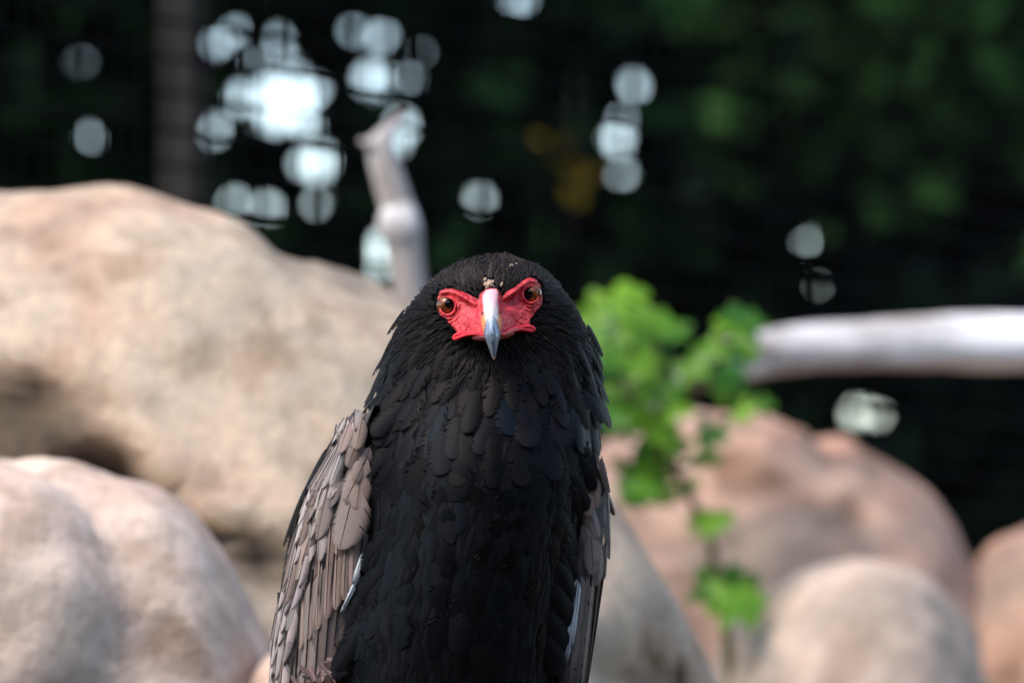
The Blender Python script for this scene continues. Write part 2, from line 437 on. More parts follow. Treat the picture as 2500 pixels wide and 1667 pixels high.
# ------------------------------------------------------------------ bleached log
def log_obj():
    pts_px = [(1720, 905, 30), (1760, 893, 46), (1800, 876, 56), (1880, 862, 60), (2000, 848, 62), (2150, 836, 66), (2300, 832, 68), (2500, 836, 72), (2750, 846, 76), (3050, 862, 80), (3400, 880, 82)]
    n = 24; V = []; rows = []
    d0 = 5.1; k = SENSOR / LENS / W0 * d0
    P3 = []
    for i, (u, v, r) in enumerate(pts_px): P3.append((P(u, v, d0 + 0.02 * i), r * k))
    dense = []
    for i in range(len(P3) - 1):
        for t in np.linspace(0, 1, 6, endpoint=False):
            dense.append((P3[i][0] * (1 - t) + P3[i + 1][0] * t, P3[i][1] * (1 - t) + P3[i + 1][1] * t))
    dense.append(P3[-1])
    for i, (p, r) in enumerate(dense):
        for j in range(n):
            an = 2 * math.pi * j / n
            q = Vector((p[0] * 6, math.cos(an) * 1.3, math.sin(an) * 1.3))
            rr = r * (1 + 0.2 * mnoise.fractal(q, 1, 2, 3))
            V.append((p[0], p[1] + math.cos(an) * rr, p[2] + math.sin(an) * rr))
    fc = grid_faces(len(dense), n, True)
    fc.append(tuple(range(n))[::-1]); fc.append(tuple((len(dense) - 1) * n + q for q in range(n)))
    root = P3[-1][0]
    o = mesh_obj('trunk', V, fc, M['log'])
    e = empty('bleached_log', tuple(root)); tag(e, 'thick bleached dead log reaching in above the pinkish boulder', 'log')
    keep_parent(o, e)
    pp = [P(u, v, d) for u, v, d in [(1790, 885, 5.13), (1740, 905, 4.93), (1690, 925, 4.94), (1640, 948, 4.95), (1590, 985, 4.97)]]
    v2, f2 = tube(pp, [k * 40, k * 40, k * 38, k * 32, k * 14], 10)
    o2 = mesh_obj('branch_stub', v2, f2, M['bark_grey']); keep_parent(o2, e)
    # prop that carries the far end of the log
    v3, f3 = tube([root + np.array([-0.05, 0, 0.0]), root + np.array([-0.04, 0.02, -0.5]), np.array([root[0], root[1], -0.1])], [0.035, 0.045, 0.06], 10)
    o3 = mesh_obj('limb', v3, f3, M['log']); keep_parent(o3, e)
log_obj()

# ------------------------------------------------------------------ knobbly sapling behind the head
def sapling():
    d = 4.66; k = SENSOR / LENS / W0 * d
    e = empty('dead_sapling', tuple(P(1010, 900, d) * np.array([1, 1, 0]))); tag(e, 'pale bent dead sapling with a swollen knot behind the eagle head', 'sapling')
    base = P(1015, 900, d)
    pts = [np.array([base[0] + 0.02, base[1], -0.05]), np.array([base[0] + 0.01, base[1], 0.5]), base, P(1010, 800, d), P(1000, 700, d), P(990, 625, d), P(985, 560, d), P(968, 500, d), P(950, 440, d), P(935, 390, d), P(928, 350, d), P(948, 322, d + 0.02), P(985, 275, d + 0.05)]
    rr = [60, 52, 46, 44, 42, 44, 46, 40, 39, 36, 32, 20, 8]
    v, f = tube(pts, [r * k for r in rr], 14); o = mesh_obj('trunk', v, f, M['bark_grey']); keep_parent(o, e)
    bm = bmesh.new(); bmesh.ops.create_icosphere(bm, subdivisions=4, radius=1)
    c = Vector(P(976, 548, d - 0.006))
    for q in bm.verts:
        s = 1 + 0.12 * mnoise.noise(q.co * 1.6)
        q.co = c + Vector((q.co.x * 52 * k * s, q.co.y * 44 * k * s, q.co.z * 58 * k * s))
    me = bpy.data.meshes.new('knot'); bm.to_mesh(me); bm.free(); me.materials.append(M['log'])
    for p in me.polygons: p.use_smooth = True
    o = bpy.data.objects.new('knot', me); C.objects.link(o); keep_parent(o, e)
    v, f = tube([P(935, 372, d), P(905, 352, d - .01), P(878, 343, d - .01)], [18 * k, 12 * k, 5 * k], 8)
    keep_parent(mesh_obj('twig', v, f, M['bark_grey']), e)
sapling()

# ------------------------------------------------------------------ aviary mesh
def aviary_mesh():
    da = 4.75
    A0 = P(0, 833, da); A1 = P(2500, 833, da * 1.31)
    A0 = np.array([A0[0], A0[1], 0.0]); A1 = np.array([A1[0], A1[1], 0.0])
    dr = (A1 - A0) / np.linalg.norm(A1 - A0)
    org = A0 - dr * 1.6; L = 5.6; Hh = 2.5
    e = empty('aviary_mesh', tuple(org)); tag(e, 'black welded wire mesh of the aviary stretched behind the boulders', 'wire mesh')
    ang = math.atan2(dr[1], dr[0])
    v, f = tube([(0, 0, 0), (L, 0, 0)], [0.0021] * 2, 6); mh = mesh_obj('wire', v, f, M['wire']).data
    bpy.data.objects.remove(bpy.data.objects['wire'])
    v, f = tube([(0, 0, 0), (0, 0, Hh)], [0.0010] * 2, 6); mv = mesh_obj('wire', v, f, M['wire']).data
    bpy.data.objects.remove(bpy.data.objects['wire'])
    zs = np.arange(0.02, Hh, 0.0318)
    for z in zs:
        o = bpy.data.objects.new('wire', mh); C.objects.link(o); o.parent = e
        o.location = (0, 0, z); o.rotation_euler = (0, 0, ang)
    for s in np.arange(0.01, L, 0.0265):
        o = bpy.data.objects.new('wire', mv); C.objects.link(o); o.parent = e
        o.location = (dr[0] * s, dr[1] * s + 0.002, 0)
    for s in (0, L):
        v, f = tube([(dr[0] * s, dr[1] * s + 0.03, -0.05), (dr[0] * s, dr[1] * s + 0.03, Hh + 0.05)], [0.025] * 2, 10)
        o = mesh_obj('post', v, f, M['wire'], e)
aviary_mesh()

# ------------------------------------------------------------------ vine with bright leaves
def vine_leaf_mesh(seed):
    r = random.Random(seed); V = [(0, 0, 0)]; n = 40
    for i in range(n):
        t = -math.pi + 2 * math.pi * (i + 0.5) / n
        rad = 0.24 + 0.34 * abs(math.cos(2.5 * t)) ** 0.8 + 0.03 * r.uniform(-1, 1)
        if abs(t) > 2.75: rad *= 0.55
        x, y = math.sin(t) * rad, math.cos(t) * rad + 0.35
        V.append((x, y, -0.10 * (x * x * 3) + 0.07 * math.sin(3 * t) - 0.12 * y * y))
    V[0] = (0, 0.35, 0.03)
    me = bpy.data.meshes.new('leaf'); me.from_pydata(V, [], [(0, i + 1, (i + 1) % n + 1) for i in range(n)]); me.update()
    me.materials.append(M['leaf_vine'])
    for p in me.polygons: p.use_smooth = True
    return me

def vine(label, stems, leaves, seed, cat='vine'):
    b0 = P(*stems[0][0][:2], stems[0][0][2])
    e = empty('vine', (b0[0], b0[1], 0)); tag(e, label, cat)
    for st in stems:
        pts = [P(u, v, d) for u, v, d in st]
        v, f = tube(pts, list(np.linspace(0.006, 0.002, len(pts))), 6)
        keep_parent(mesh_obj('stem', v, f, M['stem']), e)
    rr = random.Random(seed); ms = [vine_leaf_mesh(seed * 10 + i) for i in range(4)]
    for (u, v, d, size) in leaves:
        p = P(u, v, d); k = SENSOR / LENS / W0 * d
        o = bpy.data.objects.new('leaf', rr.choice(ms)); C.objects.link(o)
        s = size * k
        rot = Matrix.Rotation(rr.uniform(-0.9, 0.9) + (math.pi if rr.random() < .6 else 0), 4, 'Z')
        face = Matrix.Rotation(R(rr.uniform(25, 70)), 4, 'X') @ Matrix.Rotation(R(rr.uniform(-25, 25)), 4, 'Y')
        o.parent = e; o.matrix_parent_inverse = Matrix.Translation(-Vector(e.location))
        o.matrix_basis = Matrix.Translation(Vector(p)) @ face @ rot @ Matrix.Translation((0, -0.35 * s, 0)) @ Matrix.Diagonal((s, s, s, 1))

LV = []
rv = random.Random(5)
for (u, v, n, sp, sz) in [(1535, 800, 6, 48, 95), (1640, 800, 2, 25, 65), (1785, 790, 5, 36, 80), (1740, 860, 2, 22, 70), (1690, 965, 5, 52, 80), (1550, 950, 3, 45, 75),
                          (1820, 985, 4, 35, 70), (1465, 860, 4, 32, 80), (1470, 980, 4, 35, 75), (1440, 780, 2, 20, 70), (1600, 1060, 4, 40, 80), (1620, 1130, 7, 50, 85), (1520, 1010, 4, 40, 80), (1740, 1265, 2, 14, 95), (1800, 1425, 4, 40, 105), (1745, 1440, 3, 30, 90), (1570, 1190, 3, 35, 70)]:
    for i in range(n):
        LV.append((u + rv.gauss(0, sp * .75), v + rv.gauss(0, sp * .75), 4.92 + rv.uniform(-.06, .06), 1.2 * sz * rv.uniform(0.8, 1.15)))
vine('leafy green vine climbing between the boulders towards the bleached log',
     [[(1850, 2500, 4.90), (1800, 1800, 4.90), (1770, 1500, 4.91), (1730, 1300, 4.91), (1650, 1150, 4.91), (1620, 1000, 4.92), (1600, 850, 4.93), (1560, 760, 4.93)],
      [(1620, 1000, 4.92), (1700, 930, 4.92), (1770, 820, 4.93), (1790, 740, 4.93)],
      [(1770, 1500, 4.91), (1800, 1440, 4.90), (1840, 1400, 4.90)],
      [(1650, 1150, 4.91), (1560, 1000, 4.92), (1520, 900, 4.92)]], LV, 3)

# ------------------------------------------------------------------ trees behind the mesh
HOLES = [(680, 268, 42), (655, 235, 30), (745, 295, 26), (768, 218, 22), (585, 245, 24), (525, 325, 17), (900, 190, 27), (778, 395, 34), (740, 400, 18), (860, 75, 15), (935, 88, 19),
         (985, 300, 18), (965, 345, 21), (572, 490, 13), (660, 505, 15), (770, 500, 13), (680, 100, 15), (575, 75, 12), (740, 175, 12), (930, 590, 17), (928, 645, 18), (1045, 685, 24),
         (1550, 212, 22), (1370, 238, 12), (1505, 335, 21), (1525, 425, 14), (1172, 488, 19), (1820, 640, 12), (1970, 590, 9), (1975, 700, 9), (2082, 1008, 13), (2148, 1015, 13),
         (222, 335, 11), (190, 140, 10), (238, 452, 11), (262, 40, 10), (265, 110, 9), (530, 110, 10), (620, 160, 9), (1000, 190, 9), (1320, 160, 9), (830, 300, 8), (1030, 130, 8), (1520, 285, 9), (1270, -4, 22)]
HOLES = np.array(HOLES, float); HOLES[:, 2] *= 0.62; HOLES[0, 2] = 34

def leaf_cloud(centers, size, cols, rng, holes=True):
    n = len(centers)
    a = rng.normal(size=(n, 3)); a /= np.linalg.norm(a, axis=1)[:, None]
    b = rng.normal(size=(n, 3)); b -= a * (a * b).sum(1)[:, None]; b /= np.linalg.norm(b, axis=1)[:, None]
    nn = np.cross(a, b); s = (size * rng.uniform(0.7, 1.3, n))[:, None]
    q0 = centers - a * s * 0.5; q2 = centers + a * s * 0.5
    q1 = centers + b * s * 0.30 + nn * s * 0.08 - a * s * 0.08; q3 = centers - b * s * 0.30 + nn * s * 0.08 - a * s * 0.08
    V = np.stack([q0, q1, q2, q3], 1)
    if holes:
        keep = np.ones(n, bool)
        u, v, d = to_px(V.reshape(-1, 3)); u = u.reshape(n, 4); v = v.reshape(n, 4); d = d.reshape(n, 4)[:, 0]
        for hu, hv, hr in HOLES:
            near = (d > 1) & (np.abs(u[:, 0] - hu) < 400) & (np.abs(v[:, 0] - hv) < 400)
            ii = np.nonzero(near)[0]; dm = np.full(len(ii), 1e9)
            um = np.concatenate([u[ii], (u[ii] + np.roll(u[ii], -1, 1)) / 2], 1); vm = np.concatenate([v[ii], (v[ii] + np.roll(v[ii], -1, 1)) / 2], 1)
            for p, q in ((0, 2), (1, 3), (0, 1), (1, 2), (2, 3), (3, 0), (4, 6), (5, 7), (4, 7), (5, 6), (4, 5), (6, 7)):
                x0, y0, x1, y1 = um[:, p], vm[:, p], um[:, q], vm[:, q]
                dx, dy = x1 - x0, y1 - y0; t = np.clip(((hu - x0) * dx + (hv - y0) * dy) / (dx * dx + dy * dy + 1e-9), 0, 1)
                dm = np.minimum(dm, np.hypot(hu - x0 - t * dx, hv - y0 - t * dy))
            keep[ii[dm < hr]] = False
        V = V[keep]; cols = cols[keep]
    n = len(V)
    return V.reshape(-1, 3), np.arange(4 * n).reshape(n, 4), np.repeat(cols, 4, 0)

def tree(x, y, h, rx, ry, z0, n, size, c0, c1, label, seed, trunk_r=0.06, cat='tree', group='trees and shrubs beyond the aviary mesh', lean=0.0, bark='bark_dark', clump=0.22, coff=0.0):
    rng = np.random.default_rng(seed)
    e = empty('tree', (x, y, 0)); tag(e, label, cat, group)
    zt = h * 0.82
    pts = [(0, 0, -0.1), (0.03 + lean * .2, 0.0, h * 0.25), (-0.04 + lean * .5, 0.03, h * 0.5), (lean, 0, zt)]
    v, f = tube(pts, [trunk_r * 1.25, trunk_r, trunk_r * 0.8, trunk_r * 0.35], 12)
    mesh_obj('trunk', v, f, M[bark], e)
    cz = (z0 + h) / 2; rz = (h - z0) / 2
    nl = 9
    def hits_gap(p):
        u, v, d = to_px(np.array([[p.x + x, p.y + y, p.z]])); return d[0] > 1 and bool((np.hypot(HOLES[:, 0] - u[0], HOLES[:, 1] - v[0]) < HOLES[:, 2] + 30).any())
    for i in range(nl):
        t = z0 + (h - z0) * (0.1 + 0.75 * i / nl); an = i * 2.4 + seed
        st = Vector((lean * t / h, 0, t - 0.15 * h * 0.3)); en = Vector((coff + math.cos(an) * rx * 0.75, math.sin(an) * ry * 0.75, t + 0.15))
        mid = (st + en) / 2 + Vector((0, 0, 0.1))
        v, f = tube([st, mid, en], [trunk_r * 0.4, trunk_r * 0.25, trunk_r * 0.08], 6)
        if any(hits_gap(st.lerp(mid, q)) or hits_gap(mid.lerp(en, q)) for q in (0, .2, .4, .6, .8, 1)): continue
        mesh_obj('limb', v, f, M[bark], e)
    # leaf clumps through the crown volume
    nc = max(20, n // 90)
    g = rng.normal(size=(nc, 3)); g /= np.linalg.norm(g, axis=1)[:, None]
    rad = rng.uniform(0.25, 1.0, nc) ** 0.5
    cc = g * rad[:, None] * np.array([rx, ry, rz]) + np.array([coff, 0, cz])
    idx = rng.integers(0, nc, n)
    pos = cc[idx] + rng.normal(size=(n, 3)) * clump
    pos = pos[pos[:, 2] > 0.05]; idx = idx[:len(pos)]; n = len(pos)
    cl = rng.uniform(0, 1, nc)[idx] * 0.6 + rng.uniform(0, 1, n) * 0.4
    cols = np.array(c0) * (1 - cl[:, None]) + np.array(c1) * cl[:, None]
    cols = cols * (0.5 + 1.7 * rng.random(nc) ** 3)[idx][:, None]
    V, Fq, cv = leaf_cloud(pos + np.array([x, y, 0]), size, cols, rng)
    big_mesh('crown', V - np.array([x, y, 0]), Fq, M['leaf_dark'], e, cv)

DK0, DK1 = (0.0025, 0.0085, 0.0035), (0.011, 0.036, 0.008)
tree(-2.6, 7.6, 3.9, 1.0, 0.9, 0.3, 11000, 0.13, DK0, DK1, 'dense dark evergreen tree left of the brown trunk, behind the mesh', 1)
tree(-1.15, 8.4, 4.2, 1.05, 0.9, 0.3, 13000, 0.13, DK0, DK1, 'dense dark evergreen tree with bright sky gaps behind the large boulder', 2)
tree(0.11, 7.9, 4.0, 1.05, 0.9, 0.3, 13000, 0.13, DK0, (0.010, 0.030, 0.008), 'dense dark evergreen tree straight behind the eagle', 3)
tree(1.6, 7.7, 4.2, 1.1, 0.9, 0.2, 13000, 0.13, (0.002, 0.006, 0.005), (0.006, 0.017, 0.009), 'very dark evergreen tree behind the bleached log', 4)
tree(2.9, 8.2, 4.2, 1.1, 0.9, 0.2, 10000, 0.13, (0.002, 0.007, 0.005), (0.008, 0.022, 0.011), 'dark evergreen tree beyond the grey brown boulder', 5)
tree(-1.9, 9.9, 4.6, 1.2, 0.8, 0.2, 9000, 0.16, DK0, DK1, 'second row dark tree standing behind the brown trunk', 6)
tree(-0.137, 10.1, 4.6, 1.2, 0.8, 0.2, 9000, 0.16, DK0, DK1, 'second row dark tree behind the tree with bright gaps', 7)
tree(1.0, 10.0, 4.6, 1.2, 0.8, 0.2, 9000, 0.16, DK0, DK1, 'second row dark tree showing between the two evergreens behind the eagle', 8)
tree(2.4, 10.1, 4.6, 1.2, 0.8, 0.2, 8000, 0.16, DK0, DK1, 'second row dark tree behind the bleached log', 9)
# shrub branches, upper right; the light they catch is in their brighter leaf colour
tree(1.25, 5.7, 2.82, 0.62, 0.35, 1.98, 1500, 0.09, (0.012, 0.04, 0.010), (0.040, 0.095, 0.02), 'light green leafy branches of a young tree above and right of the eagle', 21, 0.02, clump=0.12, coff=-0.62)
# a spindly sapling with a few yellowed leaves
tree(0.086, 5.45, 1.96, 0.03, 0.03, 1.88, 11, 0.05, (0.13, 0.085, 0.008), (0.22, 0.15, 0.015), 'spindly sapling with a few yellowed leaves before the dark evergreens', 25, 0.005, clump=0.014)
# tall canopy trees that shade the background
tree(-0.585, 6.6, 8.5, 2.6, 2.2, 4.2, 7000, 0.34, DK0, DK1, 'tall tree with a brown trunk in front of the dark evergreens', 31, 0.036, bark='bark_dark', clump=0.5)
tree(3.4, 7.4, 9.0, 3.0, 2.4, 4.2, 8000, 0.36, DK0, DK1, 'tall canopy tree spreading over the dark evergreens', 32, 0.12, clump=0.5)
tree(-4.6, 8.0, 9.0, 3.0, 2.4, 4.0, 7000, 0.36, DK0, DK1, 'tall canopy tree beyond the far end of the mesh', 33, 0.12, clump=0.5)

# unseen trees behind the viewer, added to darken eye reflections and frontal light
for i, (x, y, nm) in enumerate(((-5.5, -6.5, 'broad'), (-1.8, -8.5, 'slender'), (2.2, -8.0, 'bushy'), (5.8, -6.0, 'spreading'), (7.0, 0.5, 'leaning'))):
    tree(x, y, 4.4, 2.3, 1.4, 0.3, 5500, 0.30, DK0, DK1, nm + ' dark tree at the open side of the clearing, unseen, added to cut frontal light', 40 + i, 0.1, group='unseen trees around the clearing', clump=0.4)

# ==================================================================== the eagle
# profile: v, centre u, half width, front depth, back depth   (photo pixels)
PROF = np.array([
    (626, 1213, 4, 45, 60), (631, 1212, 40, 0, 95), (642, 1210, 82, -38, 140), (660, 1207, 120, -66, 190), (691, 1204, 155, -88, 240),
    (744, 1201, 197, -92, 290), (800, 1199, 229, -88, 330), (870, 1199, 250, -84, 370), (950, 1193, 260, -100, 400),
    (1010, 1183, 270, -135, 430), (1063, 1174, 284, -168, 450), (1130, 1168, 294, -195, 470), (1230, 1158, 292, -212, 490),
    (1350, 1140, 284, -214, 490), (1460, 1118, 284, -205, 480), (1600, 1092, 290, -190, 460), (1750, 1080, 285, -160, 430),
    (1900, 1078, 240, -95, 380), (2030, 1080, 170, -10, 320), (2110, 1082, 90, 70, 260), (2140, 1083, 10, 140, 180)], float)
vd = np.linspace(626, 2140, 1515)
PD = np.stack([np.interp(vd, PROF[:, 0], PROF[:, i]) for i in range(1, 5)], 1)
ker = np.exp(-(np.arange(-40, 41) / 16.0) ** 2); ker /= ker.sum()
PS = np.stack([np.convolve(np.pad(PD[:, i], 40, 'edge'), ker, 'valid') for i in range(4)], 1)
wgt = np.clip((vd - 640) / 60, 0, 1)[:, None]
PS = PD * (1 - wgt) + PS * wgt
def prof(v):
    v = np.asarray(v, float)
    return [np.interp(v, vd, PS[:, i]) for i in range(4)]
def body_uvy(th, v):
    c, a, yf, yb = prof(v)
    yc = (yf + yb) / 2; b = (yb - yf) / 2
    return c + a * np.sin(th), v + 0 * th, yc - b * np.cos(th)
def body_pt(th, v, h=0.0):
    th = np.asarray(th, float); v = np.asarray(v, float)
    e = 0.02
    p = BP(*body_uvy(th, v))
    t1 = BP(*body_uvy(th + e, v)) - BP(*body_uvy(th - e, v))
    t2 = BP(*body_uvy(th, v + 2)) - BP(*body_uvy(th, v - 2))
    n = np.cross(t2, t1); n /= np.linalg.norm(n, axis=-1, keepdims=True) + 1e-12
    out = BP(*body_uvy(th, v)) - BP(prof(v)[0], v, (prof(v)[2] + prof(v)[3]) / 2)
    sg = np.sign((n * out).sum(-1)); sg = np.where(sg == 0, 1, sg)
    n = n * sg[..., None]
    return p + n * (np.asarray(h, float) * S)[..., None], n
def th_of(u, v):
    c, a, _, _ = prof(v)
    return np.arcsin(np.clip((u - c) / a, -1, 1))

BASE = BP(1090, 2235, 160)
eagle = empty('eagle', tuple(BASE))
tag(eagle, 'black eagle with bare red face and taupe wings facing the viewer', 'eagle')
def E(o, parent=None):
    """parent to the eagle (vertices are in world space)"""
    keep_parent(o, eagle); return o
def sub(o, part):
    o.parent = part; return o

# ---- body, one closed surface
rows = np.concatenate([np.linspace(626.5, 700, 26), np.linspace(708, 2139, 110)])
nth = 72; TH = np.linspace(-math.pi, math.pi, nth, endpoint=False)
BV = np.concatenate([BP(*body_uvy(TH, np.full(nth, v))) for v in rows])
bf = grid_faces(len(rows), nth, True); bf.append(tuple(range(nth))[::-1]); bf.append(tuple((len(rows) - 1) * nth + k for k in range(nth)))
body = E(mesh_obj('body', BV, bf, M['body']))

# ---- feather shapes: unit length along +Y, half width 0.5 along X
def feather_mesh(name, nb=18, seg=4, tip=2.4, fray=0.1, droop=0.08, camber=0.10, mats=('f_black', 'shaft_black'), seed=0, shaft=0.018, base_w=0.35, adv=0.30, fringe=False):
    r = random.Random(seed); V = []; Fc = []; UV = []; mi = []
    def Wd(s): return 0.5 * min(1.0, (max(s, 0) / base_w) ** 0.7 * 0.9 + 0.1) * math.sqrt(max(0.0, 1 - max(0.0, (s - 0.5) / 0.5) ** tip))
    for side in (-1, 1):
        st = len(V); cut = []
        for i in range(nb + 1):
            si = 0.02 + 0.97 * (i / nb); se = min(1.0, si + adv * (1 - si) + 0.01)
            k = 1 + r.uniform(-fray, fray * 0.4) * (0.3 + 0.7 * si)
            if r.random() < fray * 0.8: k *= 0.86
            xe = Wd(se) * k; se = si + (se - si) * (1 + r.uniform(-fray * 3.2, fray) * (0.2 + si))
            se = min(1.03, se)
            for j in range(seg + 1):
                t = j / seg
                if fringe: t = j / seg * 0.80 if j < seg else 1.0 + 0.16 * r.random()
                s = si + (se - si) * t; x = xe * t ** 0.8
                z = -droop * s * s - camber * (2 * x) ** 2 * 0.5
                V.append((side * x, s, z)); UV.append((0.5 + side * min(0.5, t ** 0.8 * 0.5), s))
            cut.append(seg if r.random() > fray * 2.2 else r.randint(max(1, seg * 2 // 3), seg - 1) if seg > 1 else seg)
        for i in range(nb):
            for j in range(cut[i]):
                a = st + i * (seg + 1) + j; q = (a, a + 1, a + seg + 2, a + seg + 1)
                if fringe and j == seg - 1: q = (a, a + 1, a + seg + 1)
                Fc.append(q if side > 0 else q[::-1]); mi.append(0)
    if shaft:
        st = len(V); m = 8
        for i in range(m + 1):
            s = -0.03 + 0.99 * i / m; w = shaft * (1 - 0.75 * i / m); z = -droop * s * abs(s)
            for x, dz in ((-w, 0.002), (0, w * 0.9 + 0.004), (w, 0.002)):
                V.append((x, s, z + dz)); UV.append((0.5, max(0, s)))
        for i in range(m):
            for j in range(2):
                a = st + i * 3 + j; Fc.append((a, a + 1, a + 4, a + 3)); mi.append(1)
    me = bpy.data.meshes.new(name); me.from_pydata(V, [], Fc); me.update()
    uvl = me.uv_layers.new(name='vane')
    lv = np.zeros(len(me.loops), np.int32); me.loops.foreach_get('vertex_index', lv)
    uvl.data.foreach_set('uv', np.array(UV)[lv].ravel())
    me.polygons.foreach_set('material_index', mi); me.polygons.foreach_set('use_smooth', [True] * len(mi))
    for k in mats: me.materials.append(M[k])
    return me

FM = {
    'covert': [feather_mesh('covert_feather', 40, 5, 2.2, 0.014, 0.05, 0.20, ('f_covert', 'shaft'), 100 + i, 0.016, fringe=True) for i in range(4)],
    'flight': [feather_mesh('flight_feather', 40, 4, 3.5, 0.03, 0.01, 0.05, ('f_flight', 'shaft'), 200 + i, 0.022, base_w=0.12, adv=0.10) for i in range(3)],
    'chest': [feather_mesh('chest_feather', 56, 6, 2.6, f, 0.10, 0.14, ('f_black', 'shaft_black'), 300 + i, 0, fringe=True) for i, f in enumerate((0.06, 0.09, 0.11, 0.07, 0.13))],
    'ruff': [feather_mesh('ruff_feather', 44, 5, 1.6, 0.13, 0.10, 0.16, ('f_black', 'shaft_black'), 400 + i, 0, fringe=True) for i in range(4)],
}

def put_feather(kind, root, tip, nrm, width, color, part, name='feather', length_k=1.0):
    Y = Vector(tip - root); L = Y.length
    if L < 1e-6: return None
    Y.normalize(); Z = Vector(nrm); Z = (Z - Y * Z.dot(Y)); Z.normalize()
    Z = Matrix.Rotation(random.gauss(0, 0.10), 3, Y) @ Z; X = Y.cross(Z)
    m = Matrix(((X.x * width, Y.x * L, Z.x * L, root[0]), (X.y * width, Y.y * L, Z.y * L, root[1]), (X.z * width, Y.z * L, Z.z * L, root[2]), (0, 0, 0, 1)))
    o = bpy.data.objects.new(name, random.choice(FM[kind])); C.objects.link(o)
    o.parent = part; o.matrix_basis = m
    o.color = (*color, 1)
    return o

# joined plumage: light feathers, one mesh
LIGHT = []
def light_template(nb, seg, tip, fray, seed):
    me = feather_mesh('tmp', nb, seg, tip, fray, 0.08, 0.12, ('f_attr', 'f_attr'), seed, 0)
    V = np.array([v.co[:] for v in me.vertices]); Q = np.array([p.vertices[:] for p in me.polygons])
    bpy.data.meshes.remove(me); return V, Q
SOFT = [light_template(9, 2, 1.3, 0.3, 500 + i) for i in range(6)]
ROUND = [light_template(10, 3, 2.2, 0.25, 520 + i) for i in range(6)]
class Plumage:
    def __init__(s): s.V = []; s.F = []; s.C = []; s.n = 0
    def add(s, tpl, root, tip, nrm, width, color):
        V, Q = tpl
        Y = tip - root; L = np.linalg.norm(Y); Y = Y / L
        Z = nrm - Y * (nrm @ Y); Z /= np.linalg.norm(Z); X = np.cross(Y, Z)
        P3 = root + V[:, :1] * X * width + V[:, 1:2] * Y * L + V[:, 2:] * Z * L
        s.V.append(P3); s.F.append(Q + s.n); s.C.append(np.tile(color, (len(V), 1))); s.n += len(V)
    def build(s, name):
        o = big_mesh(name, np.concatenate(s.V), np.concatenate(s.F), M['f_attr'], None, np.concatenate(s.C), True)
        E(o); o['kind'] = 'stuff'; return o

# ---- face geometry in the coordinates of an enlarged view of the face
def zu(x): return 1040 + np.asarray(x, float) / 6.03
def zv(y): return 640 + np.asarray(y, float) / 6.03
POLY = np.array([(905, 400), (800, 470), (775, 555), (715, 535), (640, 488), (530, 440), (400, 405), (280, 402), (212, 430), (186, 520), (176, 610), (184, 700), (222, 785), (305, 820), (340, 890), (400, 955), (452, 1005),
                 (470, 1060), (560, 1085), (700, 1080), (820, 1110), (950, 1140), (1080, 1120), (1180, 1060), (1300, 1020), (1420, 1000), (1520, 990), (1525, 905), (1525, 835), (1575, 790), (1605, 725), (1682, 650), (1706, 560), (1702, 465), (1678, 345),
                 (1612, 262), (1530, 228), (1440, 275), (1330, 365), (1200, 440), (1110, 540), (1085, 460), (1010, 392)], float)
def in_poly(x, y, poly):
    x = np.asarray(x, float); y = np.asarray(y, float); c = np.zeros(x.shape, bool); n = len(poly); j = n - 1
    for i in range(n):
        xi, yi = poly[i]; xj, yj = poly[j]
        c ^= ((yi > y) != (yj > y)) & (x < (xj - xi) * (y - yi) / (yj - yi + 1e-12) + xi); j = i
    return c
def poly_sd(x, y):
    d = seg_dist(x, y, [tuple(p) for p in POLY] + [tuple(POLY[0])])
    return np.where(in_poly(x, y, POLY), -d, d)
EYES = [((316, 632), (106, 130), (352, 622), 1), ((1545, 462), (106, 124), (1502, 486), -1)]
def sst(a, b, x):
    t = np.clip((x - a) / (b - a), 0, 1); return t * t * (3 - 2 * t)
